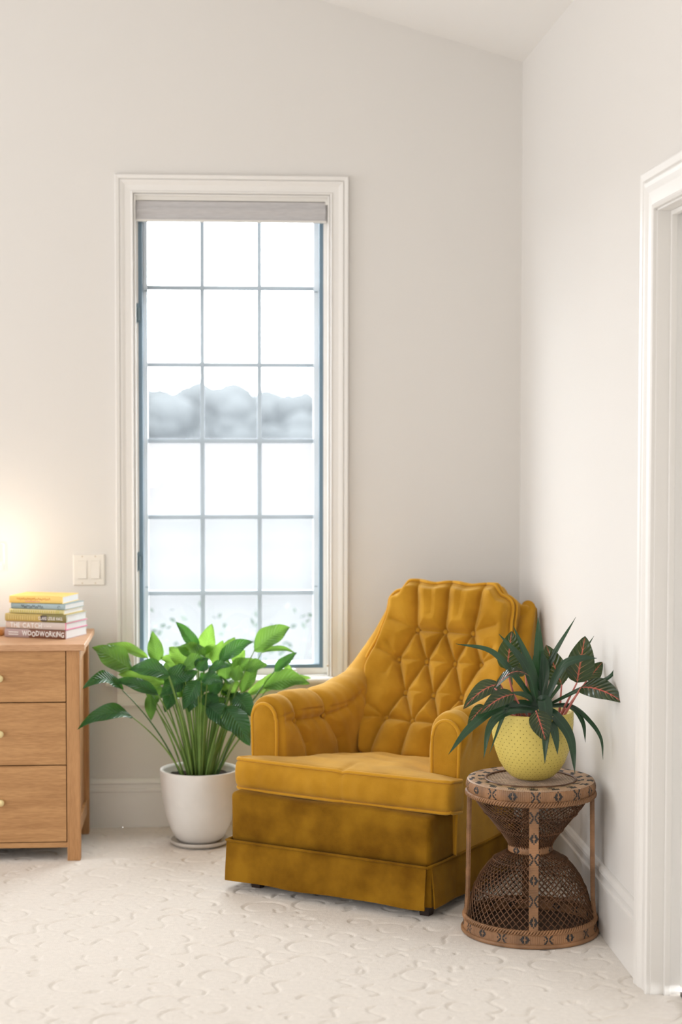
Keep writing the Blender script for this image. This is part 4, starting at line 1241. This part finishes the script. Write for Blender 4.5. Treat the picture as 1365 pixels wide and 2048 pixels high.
LL = [  # base x,y,z, tip x,y,z, width, arch, material, fold, hint
    ((-1.413, -0.310, 0.618), (-1.548, -0.350, 0.704), 0.090, 0.04, 'leaf_m'),
    ((-1.363, -0.220, 0.650), (-1.505, -0.260, 0.704), 0.040, 0.06, 'leaf_l'),
    ((-1.328, -0.240, 0.634), (-1.344, -0.260, 0.749), 0.058, 0.00, 'leaf_m'),
    ((-1.440, -0.410, 0.563), (-1.566, -0.530, 0.587), 0.053, 0.22, 'leaf_d'),
    ((-1.319, -0.390, 0.543), (-1.473, -0.420, 0.597), 0.048, 0.08, 'leaf_d'),
    ((-1.404, -0.450, 0.477), (-1.583, -0.560, 0.455), 0.059, 0.16, 'leaf_d'),
    ((-1.280, -0.430, 0.614), (-1.418, -0.450, 0.637), 0.066, 0.12, 'leaf_d'),
    ((-1.299, -0.330, 0.572), (-1.461, -0.340, 0.609), 0.058, 0.05, 'leaf_l'),
    ((-1.350, -0.320, 0.539), (-1.347, -0.330, 0.444), 0.044, 0.00, 'leaf_m'),
    ((-1.217, -0.310, 0.629), (-1.286, -0.310, 0.697), 0.072, 0.06, 'leaf_l'),
    ((-1.182, -0.270, 0.678), (-1.261, -0.270, 0.782), 0.047, 0.03, 'leaf_d'),
    ((-1.164, -0.230, 0.662), (-1.137, -0.250, 0.772), 0.064, 0.00, 'leaf_l'),
    ((-1.159, -0.290, 0.668), (-1.257, -0.320, 0.701), 0.071, -0.05, 'leaf_m'),
    ((-1.131, -0.270, 0.628), (-1.096, -0.270, 0.716), 0.053, 0.00, 'leaf_l'),
    ((-1.111, -0.310, 0.644), (-0.992, -0.330, 0.718), 0.058, 0.10, 'leaf_d'),
    ((-1.076, -0.270, 0.596), (-0.986, -0.270, 0.647), 0.059, 0.05, 'leaf_m'),
    ((-0.989, -0.270, 0.677), (-0.860, -0.260, 0.758), 0.080, 0.08, 'leaf_m'),
    ((-0.963, -0.260, 0.669), (-0.837, -0.260, 0.664), 0.022, 0.14, 'leaf_m'),
    ((-0.919, -0.290, 0.607), (-0.838, -0.310, 0.676), 0.038, 0.02, 'leaf_d'),
    ((-0.958, -0.290, 0.550), (-0.794, -0.310, 0.567), 0.077, 0.12, 'leaf_m'),
    ((-1.015, -0.220, 0.511), (-0.784, -0.220, 0.572), 0.059, 0.10, 'leaf_l'),
    ((-0.909, -0.260, 0.501), (-0.796, -0.270, 0.517), 0.027, 0.10, 'leaf_m'),
    ((-1.032, -0.290, 0.534), (-0.974, -0.290, 0.637), 0.053, 0.04, 'leaf_m'),
    ((-1.055, -0.350, 0.532), (-0.995, -0.390, 0.460), 0.077, 0.06, 'leaf_d'),
    ((-1.090, -0.410, 0.502), (-1.006, -0.460, 0.376), 0.087, 0.06, 'leaf_d'),
    ((-1.152, -0.370, 0.503), (-1.059, -0.410, 0.414), 0.077, 0.06, 'leaf_d'),
    ((-1.157, -0.330, 0.471), (-1.090, -0.340, 0.523), 0.059, 0.05, 'leaf_m'),
    ((-1.181, -0.410, 0.595), (-1.234, -0.430, 0.497), 0.059, 0.04, 'leaf_d'),
    ((-1.172, -0.420, 0.596), (-1.099, -0.440, 0.589), 0.051, 0.16, 'leaf_d'),
    ((-1.290, -0.400, 0.620), (-1.184, -0.390, 0.621), 0.071, -0.10, 'leaf_d'),
    ((-1.149, -0.410, 0.626), (-1.068, -0.430, 0.647), 0.037, 0.12, 'leaf_d'),
    ((-1.093, -0.300, 0.569), (-1.054, -0.300, 0.520), 0.077, 0.05, 'leaf_l'),
    ((-1.184, -0.410, 0.630), (-1.149, -0.410, 0.672), 0.056, 0.00, 'leaf_d'),
    ((-1.250, -0.250, 0.625), (-1.317, -0.250, 0.653), 0.045, 0.05, 'leaf_l'),
    ((-1.019, -0.320, 0.616), (-0.943, -0.330, 0.636), 0.048, 0.10, 'leaf_m'),
    ((-1.224, -0.260, 0.538), (-1.285, -0.260, 0.519), 0.048, 0.05, 'leaf_l'),
    ((-1.121, -0.240, 0.547), (-1.141, -0.240, 0.606), 0.056, 0.00, 'leaf_l'),
    ((-1.192, -0.230, 0.625), (-1.121, -0.230, 0.695), 0.053, 0.05, 'leaf_m'),
    ((-1.275, -0.270, 0.553), (-1.211, -0.290, 0.568), 0.048, 0.10, 'leaf_m'),
    ((-1.089, -0.210, 0.647), (-1.056, -0.210, 0.719), 0.048, 0.05, 'leaf_m'),
    ((-1.234, -0.390, 0.627), (-1.158, -0.410, 0.672), 0.051, 0.15, 'leaf_m'),
    ((-1.063, -0.240, 0.625), (-1.018, -0.240, 0.676), 0.048, 0.05, 'leaf_l'),
    ((-1.005, -0.240, 0.572), (-0.979, -0.240, 0.643), 0.035, 0.05, 'leaf_l'),
    ((-1.160, -0.290, 0.426), (-1.185, -0.290, 0.517), 0.040, 0.00, 'leaf_m'),
    ((-1.243, -0.290, 0.556), (-1.236, -0.290, 0.627), 0.064, 0.00, 'leaf_d'),
    ((-1.089, -0.290, 0.580), (-1.089, -0.290, 0.657), 0.067, 0.00, 'leaf_m'),
    ((-0.882, -0.230, 0.602), (-0.848, -0.230, 0.602), 0.037, 0.02, 'leaf_l'),
    ((-1.341, -0.320, 0.497), (-1.318, -0.320, 0.519), 0.024, 0.20, 'leaf_m'),
    ((-1.235, -0.340, 0.576), (-1.314, -0.360, 0.535), 0.064, 0.10, 'leaf_d'),
    ((-1.191, -0.350, 0.545), (-1.216, -0.380, 0.480), 0.059, 0.05, 'leaf_d'),
    ((-1.159, -0.340, 0.537), (-1.118, -0.370, 0.477), 0.064, 0.05, 'leaf_d'),
    ((-1.268, -0.320, 0.548), (-1.299, -0.340, 0.474), 0.053, 0.05, 'leaf_d'),
    ((-1.198, -0.310, 0.526), (-1.172, -0.310, 0.590), 0.064, 0.00, 'leaf_d'),
    ((-1.140, -0.340, 0.536), (-1.102, -0.340, 0.600), 0.056, 0.00, 'leaf_d'),
    ((-1.058, -0.350, 0.582), (-1.039, -0.350, 0.639), 0.048, 0.00, 'leaf_m'),
    ((-1.210, -0.360, 0.591), (-1.253, -0.360, 0.649), 0.056, 0.00, 'leaf_m'),
    ((-1.258, -0.210, 0.515), (-1.321, -0.321, 0.522), 0.062, 0.06, 'leaf_m'),
    ((-1.317, -0.277, 0.511), (-1.364, -0.244, 0.551), 0.066, 0.06, 'leaf_m'),
    ((-1.246, -0.211, 0.566), (-1.206, -0.341, 0.573), 0.062, 0.06, 'leaf_m'),
    ((-1.071, -0.273, 0.542), (-1.100, -0.321, 0.537), 0.078, 0.06, 'leaf_d'),
    ((-1.140, -0.281, 0.563), (-1.194, -0.268, 0.552), 0.077, 0.06, 'leaf_d'),
    ((-1.239, -0.250, 0.518), (-1.208, -0.252, 0.547), 0.058, 0.06, 'leaf_m'),
    ((-1.067, -0.331, 0.572), (-1.078, -0.224, 0.575), 0.068, 0.06, 'leaf_m'),
    ((-1.046, -0.336, 0.512), (-1.032, -0.314, 0.510), 0.061, 0.06, 'leaf_d'),
    ((-1.069, -0.213, 0.520), (-1.086, -0.322, 0.528), 0.072, 0.06, 'leaf_d'),
    ((-1.233, -0.310, 0.557), (-1.211, -0.293, 0.547), 0.067, 0.06, 'leaf_d'),
    ((-1.202, -0.241, 0.599), (-1.263, -0.276, 0.590), 0.072, 0.06, 'leaf_d'),
    ((-1.078, -0.322, 0.513), (-1.016, -0.296, 0.492), 0.057, 0.06, 'leaf_m'),
    ((-1.287, -0.332, 0.593), (-1.332, -0.264, 0.608), 0.068, 0.06, 'leaf_m'),
    ((-1.275, -0.235, 0.517), (-1.299, -0.239, 0.514), 0.062, 0.06, 'leaf_d'),
    ((-1.290, -0.247, 0.556), (-1.313, -0.284, 0.572), 0.074, 0.06, 'leaf_d'),
    ((-1.076, -0.339, 0.520), (-1.102, -0.266, 0.500), 0.061, 0.06, 'leaf_d'),
]
def lily_leaf(bs, tp, wd, arch, mk, fold=.26, hint=(0, -1, .5), root=None, curl=0):
    o_ = np.array([PLX, PLY, PLZ])
    bs = np.array(bs) - o_; tp = np.array(tp) - o_
    P, U = blade(bs, tp, wd * 1.12, arch, hint, fold + .25 * ((wd * 1000) % 3) / 3, .11, 'oval', 20, 8, curl)
    b = MB(); b.grid(P, uvs=U)
    lf = b.build('leaf', M[mk], pl_, smooth=True, normals=False)
    if root is None:
        k = min(1, .055 / (abs(bs[0]) * .30 + .03)); 
        root = (max(-.060, min(.060, bs[0] * .23)), max(-.06, min(.06, bs[1] * .3)), .222)
    pts = stem_pts(root, bs + (tp - bs) * .01, 0, 12)
    MB().tube(pts, np.linspace(.0036, .0018, len(pts)), 6).build('leaf_stem', M['stem'] if mk != 'leaf_d' else M['stem_d'] if bs[2] > .52 and abs(bs[0]) > .2 else M['stem'], lf, smooth=True)
    return lf
for L_ in LL: lily_leaf(*L_)

# ---------------- planter on the wicker table
YX, YY, YZ = -.207, -1.425, .4482
yp = empty('potted_houseplant', (YX, YY, YZ), 0, 'red-veined and strap-leaved houseplant in a dimpled yellow pot', 'potted plant')
yprof = [(0, 0), (.046, 0), (.062, .008), (.080, .026), (.095, .050), (.108, .085), (.1155, .125), (.118, .160), (.1185, .192), (.1175, .1955), (.1135, .1955), (.1125, .19), (.111, .165), (0, .165)]
b = MB(); b.lathe(yprof, seg=72, cap=False); b.build('pot', M['yellow_pot'], yp, smooth=True)
b = MB(); npt = yprof[2:9]
pr = np.array(npt); Ld = np.concatenate([[0], np.cumsum(np.linalg.norm(np.diff(pr, axis=0), axis=1))])
nrow = 20
for i in range(nrow):
    s_ = Ld[-1] * (i + .3) / nrow
    r_ = np.interp(s_, Ld, pr[:, 0]); zq = np.interp(s_, Ld, pr[:, 1])
    r2 = np.interp(s_ + .002, Ld, pr[:, 0]); z2 = np.interp(s_ + .002, Ld, pr[:, 1])
    tn = np.array([r2 - r_, z2 - zq]); tn /= np.linalg.norm(tn) + 1e-9
    for k in range(40):
        a = 2 * math.pi * (k + (.5 if i % 2 else 0)) / 40
        c = np.array([r_ * math.cos(a), r_ * math.sin(a), zq]); nr = np.array([tn[1] * math.cos(a), tn[1] * math.sin(a), -tn[0]])
        ta = np.array([-math.sin(a), math.cos(a), 0]); ub = np.cross(nr, ta)
        ring = [c + nr * .0006 + .00125 * (math.cos(q) * ta + math.sin(q) * ub) for q in np.arange(6) * math.pi / 3]
        b.add(ring + [c - nr * .0002], [(j, (j + 1) % 6, 6) for j in range(6)])
tag(b.build('dimples', M['dimple'], yp), kind='stuff')
b = MB(); P = []
for r_ in np.linspace(.002, .1115, 8): P.append([(r_ * math.cos(a), r_ * math.sin(a), .176 + rg.uniform(-.004, .004)) for a in np.arange(30) * math.pi / 15])
b.grid(np.array(P), cv=True); b.build('soil', M['soil'], yp)
RL = [
    ((-0.289, -1.465, 0.769), (-0.277, -1.475, 0.881), 0.074, 0.00, (0.15, -1, .2), -0.040),
    ((-0.311, -1.485, 0.730), (-0.423, -1.525, 0.665), 0.053, 0.12, (-.1, -1, .8), -0.043),
    ((-0.280, -1.535, 0.708), (-0.381, -1.575, 0.660), 0.050, 0.10, (0, -1, .5), -0.023),
    ((-0.350, -1.465, 0.664), (-0.406, -1.495, 0.609), 0.038, 0.10, (0, -1, .5), -0.040),
    ((-0.336, -1.545, 0.727), (-0.238, -1.565, 0.761), 0.041, 0.28, (0, -.5, 1), -0.016),
    ((-0.219, -1.375, 0.747), (-0.261, -1.385, 0.767), 0.038, 0.00, (0, -1, .3), -0.005),
    ((-0.122, -1.425, 0.718), (-0.165, -1.405, 0.832), 0.067, 0.00, (-.2, -1, .1), 0.078),
    ((-0.088, -1.475, 0.730), (-0.065, -1.475, 0.865), 0.084, 0.00, (0, -1, .15), 0.074),
    ((-0.048, -1.425, 0.730), (-0.003, -1.425, 0.783), 0.049, 0.00, (.1, -1, .1), 0.083),
    ((-0.086, -1.525, 0.725), (0.006, -1.645, 0.699), 0.072, 0.08, (0, -1, .55), 0.078),
    ((-0.224, -1.575, 0.666), (-0.199, -1.590, 0.584), 0.063, 0.03, (0, -1, .2), 0.012),
    ((-0.268, -1.425, 0.714), (-0.286, -1.425, 0.817), 0.027, 0.00, (.9, -.5, 0), -0.036),
]
for bs, tp, wd, arch, hint, rootx in RL:
    o_ = np.array([YX, YY, YZ]); bs = np.array(bs) - o_; tp = np.array(tp) - o_
    P, U = blade(bs, tp, wd, arch, hint, .18, .02, 'heart', 18, 10)
    b = MB(); b.grid(P, uvs=U); lf = b.build('red_veined_leaf', M['red_leaf'], yp, smooth=True, normals=False)
    rt_ = np.array([rootx, min(.05, max(-.06, bs[1] * .4)), .176])
    pts = stem_pts(rt_, bs, 0, 10, lean=[0, 0, 0.0])
    MB().tube(pts, np.linspace(.0045, .0022, 10), 7).build('leaf_stem', M['pink_stem'], lf, smooth=True)
SL = [
    ([(-0.190, -1.445, 0.659), (-0.192, -1.439, 0.787), (-0.194, -1.435, 0.916)], 0.0344),
    ([(-0.193, -1.445, 0.663), (-0.220, -1.470, 0.769), (-0.275, -1.485, 0.897)], 0.0273),
    ([(-0.200, -1.475, 0.663), (-0.242, -1.506, 0.783), (-0.323, -1.525, 0.879)], 0.0273),
    ([(-0.203, -1.465, 0.666), (-0.277, -1.502, 0.761), (-0.347, -1.525, 0.830), (-0.448, -1.545, 0.854)], 0.0213),
    ([(-0.180, -1.425, 0.669), (-0.158, -1.425, 0.780), (-0.082, -1.425, 0.914)], 0.0172),
    ([(-0.187, -1.485, 0.665), (-0.140, -1.504, 0.777), (-0.085, -1.515, 0.805), (-0.041, -1.525, 0.807)], 0.0253),
    ([(-0.174, -1.455, 0.660), (-0.092, -1.511, 0.714), (-0.007, -1.545, 0.758), (0.011, -1.575, 0.824)], 0.0132),
    ([(-0.198, -1.485, 0.665), (-0.316, -1.531, 0.674), (-0.408, -1.560, 0.618), (-0.473, -1.585, 0.548)], 0.0294),
    ([(-0.206, -1.505, 0.657), (-0.299, -1.533, 0.658), (-0.350, -1.550, 0.620), (-0.370, -1.565, 0.532)], 0.0263),
    ([(-0.202, -1.505, 0.673), (-0.195, -1.540, 0.689), (-0.194, -1.561, 0.638), (-0.199, -1.580, 0.518)], 0.0425),
    ([(-0.188, -1.505, 0.664), (-0.159, -1.535, 0.642), (-0.122, -1.554, 0.583), (-0.111, -1.570, 0.487)], 0.0334),
    ([(-0.188, -1.505, 0.664), (-0.174, -1.537, 0.629), (-0.165, -1.558, 0.589), (-0.162, -1.575, 0.543)], 0.0263),
    ([(-0.169, -1.425, 0.655), (-0.104, -1.462, 0.660), (-0.073, -1.485, 0.619), (-0.068, -1.505, 0.564)], 0.0172),
    ([(-0.169, -1.425, 0.655), (-0.100, -1.463, 0.660), (-0.051, -1.487, 0.619), (-0.024, -1.507, 0.574), (-0.021, -1.525, 0.517)], 0.0142),
    ([(-0.194, -1.465, 0.662), (-0.241, -1.502, 0.699), (-0.293, -1.525, 0.712)], 0.0192),
    ([(-0.159, -1.375, 0.652), (-0.072, -1.369, 0.768), (-0.015, -1.365, 0.852)], 0.0132),
    ([(-0.197, -1.455, 0.660), (-0.221, -1.467, 0.685), (-0.250, -1.475, 0.722)], 0.0152),
    ([(-0.200, -1.495, 0.662), (-0.270, -1.518, 0.675), (-0.303, -1.533, 0.661), (-0.351, -1.545, 0.541)], 0.0172),
    ([(-0.177, -1.385, 0.649), (-0.197, -1.379, 0.707), (-0.196, -1.375, 0.797)], 0.0253),
    ([(-0.190, -1.455, 0.660), (-0.179, -1.455, 0.767), (-0.186, -1.455, 0.820)], 0.0304),
    ([(-0.196, -1.475, 0.663), (-0.257, -1.493, 0.676), (-0.321, -1.505, 0.656)], 0.0202),
]
for pts, wd in SL:
    o_ = np.array([YX, YY, YZ]); pts = catmull(np.array(pts) - o_, 26)
    T = np.gradient(pts, axis=0); T /= np.linalg.norm(T, axis=1)[:, None]
    P, U = [], []
    for i, (p, t_) in enumerate(zip(pts, T)):
        t = i / 25
        h = np.array([0, -1, .55]); sd = np.cross(t_, h); sd /= np.linalg.norm(sd) + 1e-9; nn = np.cross(sd, t_)
        if nn @ h < 0: nn = -nn
        hw = wd / 2 * (.55 + .45 * math.sin(min(1, t * 1.9) * math.pi / 2)) * (1 - max(0, (t - .35) / .65) ** 2.1)
        hw = max(hw, .0004)
        row = [p + sd * hw * q + nn * hw * .28 * abs(q) for q in (-1, -.5, 0, .5, 1)]
        P.append(row); U += [(q / 4, t) for q in range(5)]
    b = MB(); b.grid(np.array(P), uvs=U); b.build('strap_leaf', M['strap'], yp, smooth=True, normals=False)
